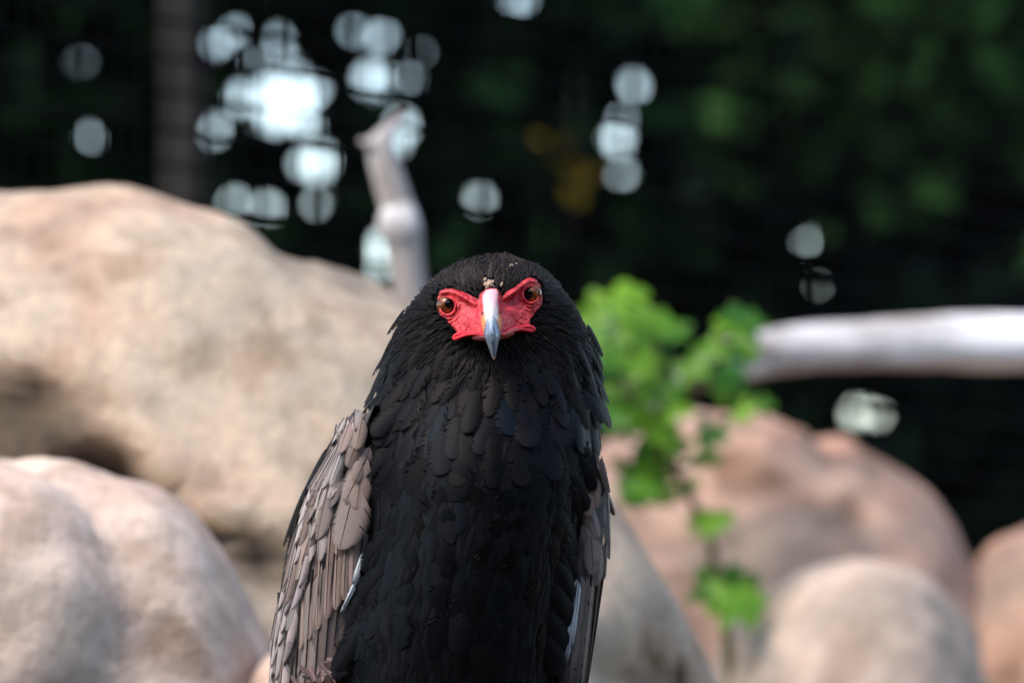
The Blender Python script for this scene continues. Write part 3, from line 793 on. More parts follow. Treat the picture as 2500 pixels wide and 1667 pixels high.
def face_h(x, y):
    """height of the bare skin above the skull, in pixels"""
    x = np.asarray(x, float); y = np.asarray(y, float)
    cx = 950 + (y - 600) * 0.03
    h = 4.0 + 0 * x
    mz = 0.30 + 0.70 * sst(420, 900, y)
    h += 78 * np.exp(-(np.abs(x - cx) / 250) ** 2.0) * mz
    h += 22 * np.exp(-(np.abs(x - cx) / 520) ** 2.4) * sst(560, 1000, y)           # cheeks towards the gape
    for (ex, ey), (rx, ry), _, sd in EYES:
        dx = (x - ex); dy = (y - ey); r = np.hypot(dx / rx, dy / np.where(dy < 0, ry * (0.80 - 0.0013 * sd * dx), ry))
        h += 11 * np.exp(-((r - 1.12) / 0.14) ** 2)
        h -= 26 * (1 - sst(0.80, 1.04, r))
        low = sst(-0.2, 0.5, dy / ry) * np.clip(0.55 + 0.9 * np.sin(x * 0.021 + y * 0.013 + 2 * sd) * np.cos(y * 0.017 - x * 0.008), 0.1, 1.3)
        h += 6.5 * np.exp(-((r - 1.52) / 0.13) ** 2) * low
        h -= 3.5 * np.exp(-((r - 1.33) / 0.07) ** 2) * low
        h -= 4.0 * np.exp(-((r - 1.74) / 0.10) ** 2) * low
        h += 3.5 * np.exp(-((r - 1.95) / 0.14) ** 2) * low
    h += 17 * np.exp(-(seg_dist(x, y, [(225, 440), (330, 428), (450, 455), (600, 545), (720, 620)]) / 42) ** 2)
    h += 17 * np.exp(-(seg_dist(x, y, [(1600, 278), (1520, 265), (1430, 330), (1330, 410), (1180, 520)]) / 42) ** 2)
    # hollow lore between brow and cere
    for c0 in ((690, 640), (1190, 590)):
        h -= 9 * np.exp(-(np.hypot(x - c0[0], (y - c0[1]) * 0.8) / 95) ** 2)
    # creases that run down from the cere to the gape
    for ln in ([(820, 760), (800, 880), (770, 1000)], [(1090, 760), (1130, 860), (1180, 960)], [(700, 800), (640, 930), (600, 1010)], [(1260, 800), (1330, 880), (1400, 930)]):
        h -= 3.0 * np.exp(-(seg_dist(x, y, ln) / 16) ** 2)
    return h
def skull_y(x, y):
    u, v = zu(x), zv(y)
    return body_uvy(th_of(u, v), v)[2]

gx = np.arange(120, 1770, 9.0); gy = np.arange(150, 1240, 9.0)
GX, GY = np.meshgrid(gx, gy); sd = poly_sd(GX, GY)
hh = face_h(GX, GY)
wr = np.array([mnoise.fractal(Vector((a * 0.035, b * 0.02, 0.3)), 1, 2, 3) for a, b in zip(GX.ravel(), GY.ravel())]).reshape(GX.shape)
wf = np.array([mnoise.fractal(Vector((a * 0.07, b * 0.10, 9.0)), 0.7, 2.0, 3) for a, b in zip(GX.ravel(), GY.ravel())]).reshape(GX.shape)
hh = hh + wr * 1.8 + wf * 0.7
edge = 1 - sst(0, 34, sd)
YY = skull_y(GX, GY) - hh * edge + 6 * (1 - edge)
fv = BP(zu(GX), zv(GY), YY).reshape(-1, 3)
ok = (sd < 40).ravel(); nc = GX.shape[1]; ff = []
for i in range(GX.shape[0] - 1):
    for j in range(nc - 1):
        q = (i * nc + j, i * nc + j + 1, (i + 1) * nc + j + 1, (i + 1) * nc + j)
        if all(ok[k] for k in q): ff.append(q)
used = np.unique(np.array(ff).ravel()); remap = -np.ones(len(fv), int); remap[used] = np.arange(len(used))
ff = [tuple(int(remap[k]) for k in q) for q in ff]
red = np.array([0.62, 0.020, 0.036]); deep = np.array([0.40, 0.010, 0.022]); blk = np.array([0.012, 0.010, 0.010])
cn = np.clip(0.5 + 0.9 * np.array([mnoise.fractal(Vector((a * 0.011, b * 0.011, 5.1)), 0.8, 2.1, 4) for a, b in zip(GX.ravel(), GY.ravel())]), 0, 1)[:, None]
colr = np.array([0.40, 0.006, 0.020]) * (1 - cn) + np.array([0.74, 0.070, 0.070]) * cn
lore = np.zeros(GX.shape)
for c0, s0 in (((640, 560), 150), ((1230, 520), 170), ((1300, 560), 130)):
    lore = np.maximum(lore, np.exp(-(np.hypot(GX - c0[0], GY - c0[1]) / s0) ** 2))
colr = colr * (1 - 0.75 * lore.ravel()[:, None]) + deep * (0.75 * lore.ravel()[:, None])
mk = sst(2, 16, sd + wr * 14).ravel()[:, None]
colr = colr * (1 - mk) + blk * mk
for (ex, ey), (rx, ry), _, _s in EYES:
    r = np.hypot((GX - ex) / rx, (GY - ey) / np.where(GY < ey, ry * (0.80 - 0.0013 * _s * (GX - ex)), ry)).ravel()[:, None]; k = 1 - sst(0.86, 0.98, r)
    colr = colr * (1 - k) + np.array([0.02, 0.006, 0.006]) * k
E(mesh_obj('face_skin', fv[used], ff, M['skin'], col=colr[used]))

# ---- eyes
def sphere_cap(center, rad, axis, ang, n=40, m=20, lift=0.0):
    ax = Vector(axis).normalized(); a = ax.orthogonal().normalized(); b = ax.cross(a)
    V = [tuple(Vector(center) + ax * (rad + lift))]; Fc = []
    for i in range(1, m + 1):
        t = ang * i / m
        for j in range(n):
            p = 2 * math.pi * j / n
            V.append(tuple(Vector(center) + (ax * math.cos(t) + (a * math.cos(p) + b * math.sin(p)) * math.sin(t)) * (rad + lift)))
    for j in range(n): Fc.append((0, 1 + j, 1 + (j + 1) % n))
    for i in range(m - 1):
        for j in range(n):
            Fc.append((1 + i * n + j, 1 + (i + 1) * n + j, 1 + (i + 1) * n + (j + 1) % n, 1 + i * n + (j + 1) % n))
    return V, Fc
for (ex, ey), (rx, ry), (px, py), sdn in EYES:
    ysk = float(skull_y(ex, ey)) - 4
    RE = 27.0
    c = BP(zu(ex), zv(ey), ysk + 20)
    v, f = sphere_cap(c, RE * S, (0, -1, 0), math.pi * 0.98, 48, 40)
    eye = E(mesh_obj('eye', v, f, M['iris']))
    dx, dy = (px - ex) / 6.03 / RE, -(py - ey) / 6.03 / RE
    ax = (dx, -math.sqrt(max(0.05, 1 - dx * dx - dy * dy)), dy)
    v, f = sphere_cap(c, RE * S, ax, math.asin(11.5 / RE), 36, 8, lift=0.25 * S)
    sub(mesh_obj('pupil', v, f, M['pupil']), eye)

# ---- beak: hooked horn and the waxy cere behind it
def slice_loft(tab, ys, phis, row=lambda r, ph: r, blend=None):
    V = []
    for r in ys:
        for ph in phis:
            y = row(r, ph)
            q4 = np.array([np.interp(y, tab[:, 0], tab[:, i]) for i in range(1, 5)])
            if blend is not None:
                kb = sst(0.62, 1.0, r); q4 = q4 * (1 - kb) + (np.array([np.interp(y, blend[:, 0], blend[:, i]) for i in range(1, 5)]) + np.array([0, 5, -0.6, 2])) * kb
            cxx, w, yf, yk = q4
            V.append(BP(zu(cxx + w * math.sin(ph)), zv(y), yk - (yk - yf) * math.cos(ph) ** 0.9 if math.cos(ph) > 0 else yk + 6 * -math.cos(ph)))
    return np.array(V)
HORN = np.array([(560, 948, 60, -184, -150), (700, 956, 78, -219, -165), (800, 962, 88, -236, -170), (900, 966, 104, -249, -176), (980, 970, 120, -256, -182), (1050, 972, 126, -259, -188), (1100, 975, 118, -259, -196),
                 (1160, 980, 93, -257, -208), (1250, 986, 66, -252, -220), (1330, 993, 44, -247, -227), (1400, 999, 25, -242, -232), (1428, 1001, 13, -240, -234), (1438, 1002, 3, -238, -236)], float)
CERE = np.array([(385, 980, 60, -108, -80), (410, 965, 105, -128, -92), (470, 945, 138, -156, -104), (560, 945, 142, -188, -118), (650, 950, 140, -212, -132), (760, 958, 142, -233, -146), (850, 963, 160, -246, -156),
                 (950, 966, 178, -256, -166), (1040, 970, 170, -261, -178), (1100, 972, 140, -261, -192)], float)
phis = np.linspace(-math.pi, math.pi, 49)[:-1]
hy = np.concatenate([np.linspace(560, 1400, 42), np.linspace(1410, 1438, 7)])
hv = slice_loft(HORN, hy, phis)
hc = []
for y in hy:
    for ph in phis:
        t = (y - 700) / 740; a = abs(math.sin(ph)) if math.cos(ph) > 0 else 1
        base = np.array([0.20, 0.25, 0.32]); 
        base = base * (1 - 0.55 * sst(0.15, 0.75, t)) 
        st = 0.5 + 0.5 * mnoise.fractal(Vector((ph * 5, y * 0.007, 2.0)), 0.8, 2.2, 4)
        base = base * (0.25 + 1.5 * st)
        rim = sst(0.82, 1.0, a) * sst(0.45, 0.6, t)
        base = base * (1 - rim) + np.array([0.42, 0.36, 0.30]) * rim * 0.6 + base * rim * 0.4
        amb = sst(1385, 1432, y); base = base * (1 - amb) + np.array([0.40, 0.20, 0.08]) * amb
        pale = 1 - sst(700, 960, y); base = base * (1 - pale) + np.array([0.60, 0.60, 0.60]) * pale  # highlight running down from the cere, painted as pale horn
        hc.append(base)
hf = grid_faces(len(hy), 48, True); hf.append(tuple((len(hy) - 1) * 48 + k for k in range(48)))
E(mesh_obj('beak', hv, hf, M['horn'], col=np.array(hc)))
cph = np.linspace(-math.pi / 2, math.pi / 2, 61)
rs = np.linspace(0, 1, 50)
rowf = lambda r, ph: 385 + r * (385 + 335 * (abs(ph) / (math.pi / 2)) ** 1.9)
cv_ = slice_loft(CERE, rs, cph, rowf, HORN)
cc = []
for r in rs:
    for ph in cph:
        y = rowf(r, ph); a = abs(ph) / (math.pi / 2)
        topc = np.array([0.80, 0.46, 0.47]) * (1 - sst(560, 740, y)) + np.array([0.78, 0.62, 0.52]) * sst(560, 740, y)  # pale pink ridge with its white highlight painted into the colour
        side = np.array([0.62, 0.06, 0.06]) * (1 - sst(700, 860, y)) + np.array([0.74, 0.34, 0.11]) * sst(700, 860, y)
        k = sst(0.42, 0.74, a + 0.12 * mnoise.noise(Vector((ph * 3, y * 0.01, 0))))
        c = topc * (1 - k) + side * k
        ks = sst(0.86, 1.0, a) * 0.75; c = c * (1 - ks) + red * ks
        cc.append(c)
cere = E(mesh_obj('cere', cv_, grid_faces(len(rs), len(cph)), M['cere'], col=np.array(cc)))
for (x, y, yy, rot) in ((1098, 742, -197, -0.5), (822, 752, -197, 0.5)):
    bm = bmesh.new(); bmesh.ops.create_uvsphere(bm, u_segments=12, v_segments=8, radius=1)
    cN = Vector(BP(zu(x), zv(y), yy))
    for q in bm.verts:
        p = Vector((q.co.x * 1.6, q.co.y * 1.5, q.co.z * 5.0)); p.rotate(Matrix.Rotation(rot, 3, 'Y')); q.co = cN + p * S
    me = bpy.data.meshes.new('nostril'); bm.to_mesh(me); bm.free(); me.materials.append(M['dark_hole'])
    o = bpy.data.objects.new('nostril', me); C.objects.link(o); sub(o, cere)

# ---- fleshy gape lips and the lower mandible
def px_tube(pts, rad, depth, n=12):
    q = np.array(pts, float); t = np.linspace(0, 1, len(q)); T = np.linspace(0, 1, 40)
    xs_ = np.interp(T, t, q[:, 0]); ys_ = np.interp(T, t, q[:, 1])
    kk = np.ones(7) / 7
    xs_ = np.convolve(np.pad(xs_, 3, 'edge'), kk, 'valid'); ys_ = np.convolve(np.pad(ys_, 3, 'edge'), kk, 'valid')
    yy = np.interp(T, np.linspace(0, 1, len(depth)), depth); rr = np.interp(T, np.linspace(0, 1, len(rad)), rad)
    return tube([BP(zu(a), zv(b), c) for a, b, c in zip(xs_, ys_, yy)], list(rr * S), n)
for side in (0, 1):
    if side == 0:
        lo = [(850, 1078), (780, 1058), (700, 1050), (600, 1066), (520, 1092), (450, 1122), (408, 1132)]
        upl = [(800, 1052), (700, 1032), (610, 1030), (545, 1042), (495, 1052), (440, 1070), (412, 1105), (406, 1128)]
        man = (800, 1110)
    else:
        lo = [(1110, 1070), (1180, 1042), (1260, 1010), (1350, 987), (1440, 988), (1530, 1005), (1588, 1010)]
        upl = [(1170, 1030), (1260, 985), (1340, 962), (1420, 955), (1490, 940), (1550, 950), (1592, 980), (1595, 1004)]
    v1, f1 = px_tube(lo, [2.0, 3.6, 4.0, 4.2, 4.6, 5.0, 3.6], [-198, -172, -146, -122, -104, -92, -86])
    lip = E(mesh_obj('gape_lip', v1, f1, M['gape']))
    v2, f2 = px_tube(upl, [2.0, 2.8, 3.2, 3.6, 4.0, 4.6, 4.8, 4.0], [-182, -150, -124, -108, -98, -90, -86, -85])
    sub(mesh_obj('lip_fold', v2, f2, M['gape']), lip)
bm = bmesh.new(); bmesh.ops.create_uvsphere(bm, u_segments=32, v_segments=20, radius=1)
for q in bm.verts:
    x, y, z = q.co
    q.co = Vector(BP(zu(985 + x * 320 * (1 - 0.5 * max(0, -y))), zv(1078 - z * 78 - x * 32), -110 + y * 92))
me = bpy.data.meshes.new('lower_mandible'); bm.to_mesh(me); bm.free(); me.materials.append(M['mandible'])
for p in me.polygons: p.use_smooth = True
o = bpy.data.objects.new('lower_mandible', me); C.objects.link(o); E(o)

# ---- flaky bare patch on the forehead and a few loose flakes
def flake(x, y, sx, sy, lift, name='skin_flake', mat='flake', seed=0):
    n = 20; r = random.Random(seed); V = []; vv = float(zv(y)); uu = float(zu(x))
    rad = [r.uniform(0.7, 1.1) for _ in range(n)]
    for k in (0.0, 0.5, 1.0):
        for i in range(n):
            an = 2 * math.pi * i / n
            uu2 = uu + math.cos(an) * sx / 6.03 * rad[i] * k; vv2 = vv + math.sin(an) * sy / 6.03 * rad[i] * k
            ys = float(body_uvy(th_of(uu2, vv2), vv2)[2])
            V.append(BP(uu2, vv2, ys - lift * (1 - 0.7 * k * k) - 1.0 * r.random()))
    return E(mesh_obj(name, V, grid_faces(3, n, True), M[mat]))
flake(930, 332, 92, 84, 17, seed=1)
for (x, y, s) in ((930, 338, 17), (980, 362, 19), (905, 385, 12)):
    flake(x, y, s, s * 0.9, 21, 'bare_pore', 'dark_hole', seed=int(x))
flake(1262, 52, 60, 30, 13, seed=2); flake(1325, 25, 34, 18, 14, seed=3)
flake(1115, 330, 26, 40, 13, seed=4); flake(745, 50, 30, 8, 14, seed=5); flake(575, 112, 24, 8, 14, seed=6)
flake(870, 258, 34, 40, 13, seed=7); flake(830, 480, 30, 40, 15, seed=8)

# ---- small head plumage (uncountable): radiates from the face
head = Plumage(); rng = np.random.default_rng(4)
FC = np.array([1200.0, 742.0])
def head_dir(u, v, front):
    dx, dy = u - FC[0], v - FC[1]
    d = math.hypot(dx, dy) + 1e-6; dx /= d; dy /= d
    k = sst(60, 260, d)
    return dx * (1 - 0.35 * k), dy * (1 - 0.25 * k) + 0.45 * k * (1 if dy > -0.75 else 0.2)
cnt = 0
for it in range(15000):
    v = rng.uniform(629, 905) if rng.random() < 0.8 else rng.uniform(627, 700); th = rng.uniform(-math.pi, math.pi)
    c, a, yf, yb = prof(v)
    back = abs(th) > 1.75
    if back and rng.random() < 0.55: continue
    if rng.random() > a / 250 * 1.1 + 0.15: continue
    u = float(c + a * math.sin(th))
    if not back and abs(th) < 1.6:
        x = (u - 1040) * 6.03; y = (v - 640) * 6.03
        sdv = float(poly_sd(np.array(x), np.array(y)))
        if sdv < 4: continue
        if 850 < x < 1010 and 255 < y < 410: continue
    else: sdv = 400
    near = sst(0, 260, sdv)
    L = (20 + 26 * near) * rng.uniform(0.8, 1.25); Wd = (5 + 9 * near) * rng.uniform(0.8, 1.2)
    if not back:
        dx, dy = head_dir(u, v, True)
        dth = dx * L / max(40, a * math.cos(th) + 25); dv = dy * L
        if v + dv < 628: dv = (628 - v) * 0.9
        dth = max(-0.6, min(0.6, dth))
    else: dth, dv = 0.0, L * 0.9
    lift = (3 + 6 * near)
    r0, n0 = body_pt(th, v, 2.0 + 4 * (1 - near)); r1, n1 = body_pt(th + dth, v + dv, 2.0 + lift * rng.uniform(0.6, 1.4) + 3 * (1 - near))
    if dv < 0 and v + dv < 634:                       # crown feathers lie back over the top
        r1 = r1 + np.array([0, 1.0, 0.1]) * L * 0.5 * S
    if np.linalg.norm(r1 - r0) < 4 * S: continue
    t = rng.random(); top = 1 - sst(640, 760, v)
    col = np.array([0.0068, 0.0050, 0.0044]) * (0.45 + 1.1 * t) + np.array([0.020, 0.0158, 0.0138]) * top * rng.uniform(0.3, 1.4)
    col = col * 0.85
    if rng.random() < 0.12: col = col * 1.5 + np.array([0.006, 0.004, 0.003])
    head.add(SOFT[rng.integers(6)], r0, r1, n0, Wd * S, col); cnt += 1
for it in range(1500):
    x = rng.uniform(200, 1690); y = rng.uniform(230, 1000)
    sdv = float(poly_sd(np.array(x), np.array(y)))
    if not (-75 < sdv < 2) or (sdv < -14 and rng.random() < 0.8): continue
    if sdv < -22 and not (560 < x < 780 or 1120 < x < 1330): continue
    if min(math.hypot((x - e[0][0]) / e[1][0], (y - e[0][1]) / e[1][1]) for e in EYES) < 1.25: continue
    u0, v0 = float(zu(x)), float(zv(y)); hx = float(face_h(np.array(x), np.array(y)))
    dx, dy = head_dir(u0, v0, True); L = rng.uniform(7, 14)
    if sdv < -22: dx, dy = (-0.5 if x < 950 else 0.5), 0.7
    y0 = float(skull_y(x, y)) - hx - 0.5; u1, v1 = u0 + dx * L, v0 + dy * L
    h1 = float(face_h(np.array(x + dx * L * 6.03), np.array(y + dy * L * 6.03)))
    y1 = float(skull_y(x + dx * L * 6.03, y + dy * L * 6.03)) - h1 - 3
    head.add(SOFT[rng.integers(6)], BP(u0, v0, y0), BP(u1, v1, y1), np.array([0, -1.0, 0.1]), rng.uniform(1.2, 3.0) * S, np.array([0.012, 0.009, 0.009]))
for it in range(420):
    v = rng.uniform(632, 930); th = rng.uniform(-1.5, 1.5); u0 = float(prof(v)[0] + prof(v)[1] * math.sin(th))
    if float(poly_sd(np.array((u0 - 1040) * 6.03), np.array((v - 640) * 6.03))) < 40: continue
    dx, dy = head_dir(u0, v, True); L = rng.uniform(18, 42); dth = max(-.5, min(.5, dx * L / max(40, prof(v)[1] * math.cos(th) + 25))) + rng.normal(0, .05); dv = max(628 - v, dy * L)
    r0, n0 = body_pt(th, v, 4.0); r1, n1 = body_pt(th + dth, v + dv, rng.uniform(9, 19))
    if np.linalg.norm(r1 - r0) < 5 * S: continue
    head.add(SOFT[rng.integers(6)], r0, r1, n0, rng.uniform(1.6, 4.5) * S, np.array([0.022, 0.017, 0.014]) * rng.uniform(0.4, 1.5))
# neck and mantle undercoat, belly, flanks and back: soft joined plumage
for it in range(5200):
    v = rng.uniform(840, 2060); th = rng.uniform(-math.pi, math.pi)
    if abs(th) > 1.75 and rng.random() < 0.5: continue
    L = rng.uniform(75, 125) if v > 980 else rng.uniform(50, 80); Wd = L * rng.uniform(0.38, 0.6)
    dth = rng.normal(0, 0.06) + 0.10 * math.sin(th) * (v < 1000); dv = L
    r0, n0 = body_pt(th, v, 1.0); r1, n1 = body_pt(th + dth, v + dv, rng.uniform(4, 11))
    t = rng.random()
    col = np.array([0.0028, 0.0029, 0.0037]) * (0.5 + 1.0 * t)
    if rng.random() < 0.15: col = col + np.array([0.001, 0.002, 0.0035])
    head.add(ROUND[rng.integers(6)], r0, r1, n0, Wd * S, col)
head.build('soft_plumage')

# ---- larger single feathers of the ruff and the upper chest
ruff_n = 0
def body_feather(kind, th, v, dth, L, W, h0, h1, col, name='feather'):
    r0, n0 = body_pt(th, v, h0); r1, n1 = body_pt(th + dth, v + L, h1)
    return put_feather(kind, r0, r1, n0, W * S, col, body, name)
rr = random.Random(12)
for vrow, nrow, L, W, h1 in ((830, 15, 80, 44, 20), (868, 16, 88, 50, 22), (905, 17, 92, 56, 22), (940, 17, 96, 62, 22)):
    for i in range(nrow):
        th = -1.75 + 3.5 * (i + 0.5 * (vrow % 3 == 0) + rr.uniform(-.25, .25)) / (nrow - 1)
        if vrow < 850 and abs(th) < 0.45: continue
        v = vrow + rr.uniform(-14, 14) + 10 * abs(th); t = rr.random()
        col = (0.0045 + 0.003 * t, 0.0040 + 0.0026 * t, 0.0045 + 0.003 * t) if rr.random() < .55 else (0.0085, 0.0058, 0.0050)
        sidek = abs(math.sin(th)) ** 3
        body_feather('ruff', th, v, 0.16 * math.sin(th) + rr.gauss(0, .04), L * rr.uniform(.85, 1.15), W * rr.uniform(.85, 1.2), 5, h1 * rr.uniform(.6, 1.1) + sidek * rr.uniform(8, 34), col, 'ruff_feather')
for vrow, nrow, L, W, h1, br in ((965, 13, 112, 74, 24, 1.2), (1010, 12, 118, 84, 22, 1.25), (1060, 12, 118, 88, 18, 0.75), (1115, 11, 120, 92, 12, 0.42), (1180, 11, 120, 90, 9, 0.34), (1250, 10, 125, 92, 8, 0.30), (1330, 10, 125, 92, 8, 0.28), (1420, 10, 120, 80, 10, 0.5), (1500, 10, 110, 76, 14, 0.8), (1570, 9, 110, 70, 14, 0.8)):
    for i in range(nrow):
        th = -1.45 + 2.9 * (i + 0.5 * (vrow % 2) + rr.uniform(-.3, .3)) / (nrow - 1)
        v = vrow + rr.uniform(-16, 16) - (14 * math.cos(th) if vrow < 1050 else 0); t = rr.random()
        tint = rr.choice([(0.0060, 0.0068, 0.0105), (0.0042, 0.0075, 0.0115), (0.0078, 0.0066, 0.0085), (0.0082, 0.0058, 0.0052)])
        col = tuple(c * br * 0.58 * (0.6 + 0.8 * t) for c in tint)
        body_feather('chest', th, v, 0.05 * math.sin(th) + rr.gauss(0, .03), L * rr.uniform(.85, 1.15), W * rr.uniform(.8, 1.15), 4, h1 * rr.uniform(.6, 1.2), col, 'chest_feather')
# pointed feathers that stick out of the silhouette of the ruff
for (u0, v0, u1, v1, w, y) in ((990, 752, 947, 814, 26, 95), (1000, 770, 962, 816, 22, 80), (962, 820, 926, 898, 34, 105), (975, 850, 938, 892, 30, 85), (955, 890, 925, 960, 40, 110), (945, 930, 915, 1000, 44, 90),
                             (1432, 790, 1472, 868, 44, 110), (1438, 830, 1470, 905, 44, 100), (1440, 870, 1470, 940, 44, 105), (1440, 905, 1466, 992, 36, 115), (1425, 915, 1450, 1000, 36, 95), (1410, 930, 1436, 1012, 40, 80), (1440, 930, 1458, 985, 34, 130), (1395, 780, 1440, 850, 40, 60), (1400, 850, 1446, 930, 44, 50)):
    u1 += -9 if u1 < 1200 else 8
    put_feather('ruff', BP(u0, v0, y), BP(u1, v1, y + 20), (-0.8 if u1 < 1200 else 0.8, -0.6, 0.25), w * S, (0.006, 0.005, 0.005), body, 'ruff_feather')

# ---- wings
class WingSurf:
    def __init__(s, inner, outer, y0, dy, side):
        s.I = np.array(inner, float); s.O = np.array(outer, float); s.y0 = y0; s.dy = dy; s.side = side
    def pt(s, ph, v, h=0.0):
        ui = np.interp(v, s.I[:, 1], s.I[:, 0]); uo = np.interp(v, s.O[:, 1], s.O[:, 0])
        u = ui + (uo - ui) * np.sin(ph); y = s.y0 + s.dy * (1 - np.cos(ph))
        return BP(u + s.side * h * np.sin(ph), v, y - h * np.cos(ph))
    def nrm(s, ph): 
        return np.array([s.side * math.sin(ph) , -math.cos(ph), 0.12])
    def ph_of(s, u, v):
        ui = np.interp(v, s.I[:, 1], s.I[:, 0]); uo = np.interp(v, s.O[:, 1], s.O[:, 0])
        t = (u - ui) / (uo - ui + 1e-9)
        return math.asin(max(-0.6, min(0.999, t)))
    def feather(s, kind, a, b, width, col, part, h0, h1, name='feather'):
        pa = s.ph_of(*a); pb = s.ph_of(*b)
        ext = 0.30 if kind == 'covert' else 0.0
        ext = max(0.0, min(ext, (a[1] - 1004) / (b[1] - a[1])))
        a = (a[0] + (a[0] - b[0]) * ext, a[1] + (a[1] - b[1]) * ext); pa = s.ph_of(*a)
        if kind == 'covert': width *= 1.16; h0 -= 5
        r0 = s.pt(pa, a[1], h0); r1 = s.pt(pb, b[1], h1)
        return put_feather(kind, r0, r1, s.nrm((pa + pb) / 2), width * S, col, part, name)
LWS = WingSurf([(915, 985), (905, 1010), (890, 1045), (880, 1082), (898, 1136), (904, 1240), (890, 1321), (878, 1384), (842, 1492), (798, 1591), (770, 1680), (750, 1950)],
               [(905, 985), (892, 1000), (838, 1041), (789, 1131), (753, 1185), (726, 1271), (699, 1366), (676, 1465), (660, 1591), (656, 1680), (670, 1950)], -48, 250, -1)
LWS.O[:, 0] += 19 * np.clip((LWS.O[:, 1] - 1010) / 120, 0, 1)
RWS = WingSurf([(1455, 1100), (1455, 1144), (1432, 1213), (1414, 1257), (1420, 1340), (1404, 1413), (1395, 1487), (1380, 1624), (1370, 1700), (1350, 1950)],
               [(1462, 1100), (1468, 1144), (1478, 1174), (1487, 1242), (1487, 1316), (1480, 1389), (1473, 1462), (1456, 1585), (1432, 1680), (1385, 1950)], -10, 230, 1)
def wing_shell(ws, v0, v1):
    vsn = np.linspace(v0, v1, 60); pn = np.linspace(-0.25, 2.4, 26)
    V = np.array([ws.pt(p, v, -14.0) for v in vsn for p in pn]); n1 = len(V)
    V2 = np.array([ws.pt(p, v, -26.0) for v in vsn for p in pn])
    f = grid_faces(60, 26); f2 = [tuple(n1 + k for k in q[::-1]) for q in f]
    return E(mesh_obj('wing', np.concatenate([V, V2]), f + f2, M['wing_base']))
lw = wing_shell(LWS, 990, 1920); rw = wing_shell(RWS, 1112, 1900)
def z3(x, y): return (640 + x / 2.217, 960 + y / 2.217)
def z4(x, y): return (1160 + x / 2.045, 900 + y / 2.045)
TA = (0.20, 0.145, 0.122); LI = (0.23, 0.195, 0.188); GR = (0.11, 0.09, 0.085); PK = (0.25, 0.18, 0.147); PALE = (0.36, 0.305, 0.285)
def vary(c, k=0.12):
    f = 1 + rr.uniform(-k, k); return tuple(x * f * (1 + rr.uniform(-.03, .03)) for x in c)
# long flight feathers first (deepest layer), from the inner edge outwards
for i in range(9):
    t = i / 8
    a = (887 - 190 * t, 1290 + 170 * t ** 0.9); b = (846 - 178 * t + (12 if i < 2 else 0), 1545 + 400 * t ** 0.7)
    LWS.feather('flight', a, b, 80 - 26 * t, vary((0.12 + 0.09 * t, 0.098 + 0.058 * t, 0.09 + 0.042 * t), .25), lw, -4 + 1.6 * i, -2 + 1.8 * i, 'flight_feather')
for i in range(9):
    t = i / 8
    a = (868 - 160 * t, 1285 + 120 * t); b = (858 - 170 * t, 1440 + 190 * t)
    LWS.feather('covert', a, b, 40 - 8 * t, vary(TA if i % 2 else PK), lw, 9, 15 + i * .3)
# key coverts
KEY = [((365, 560), (320, 787), 125, (0.145, 0.108, 0.096)), ((330, 640), (325, 908), 95, LI), ((255, 760), (215, 1005), 100, PK), ((245, 640), (240, 802), 62, PALE), ((200, 880), (160, 1112), 62, LI), ((170, 960), (120, 1180), 56, PALE),
       ((285, 700), (285, 910), 60, LI), ((150, 1080), (95, 1290), 50, PALE), ((115, 1180), (70, 1400), 44, PALE), ((500, 560), (430, 842), 200, (0.195, 0.15, 0.135)), ((540, 470), (520, 624), 110, TA), ((420, 420), (398, 614), 112, GR), ((545, 400), (470, 588), 128, (0.225, 0.17, 0.148)),
       ((320, 470), (290, 690), 90, (0.17, 0.13, 0.118)), ((430, 300), (397, 562), 140, (0.21, 0.16, 0.143)), ((560, 330), (520, 480), 90, TA), ((440, 230), (412, 410), 104, LI), ((525, 260), (490, 400), 80, TA), ((500, 190), (460, 320), 80, TA), ((550, 170), (520, 300), 70, TA), ((470, 170), (430, 280), 66, PALE), ((560, 90), (515, 195), 76, LI)]
for i, (a, b, w, c) in enumerate(KEY):
    LWS.feather('covert', z3(*a), z3(*b), w / 2.217, vary(c, .15), lw, 15 + 1.3 * i * .6, 24 + i * .8)
# pale narrow lesser coverts along the outer margin
for i in range(120):
    t = i / 119; row = i % 4
    v = 1015 + 740 * t; uo = np.interp(v, LWS.O[:, 1], LWS.O[:, 0]); ui = np.interp(v, LWS.I[:, 1], LWS.I[:, 0])
    fr = (0.62, 0.76, 0.88, 0.965)[row]; u = ui + (uo - ui) * fr
    L = 74 + 46 * t + rr.uniform(-14, 14); v2 = v + L; uo2 = np.interp(v2, LWS.O[:, 1], LWS.O[:, 0]); ui2 = np.interp(v2, LWS.I[:, 1], LWS.I[:, 0])
    if row == 0 and v > 1150: continue
    LWS.feather('covert', (u, v), (ui2 + (uo2 - ui2) * min(.99, fr + rr.uniform(-.02, .03)), v2), 19 + 9 * rr.random(), vary(PALE if rr.random() < .6 else rr.choice((LI, TA)), .16), lw, 20 + 4 * (1 - t), 27 + 3 * rr.random())
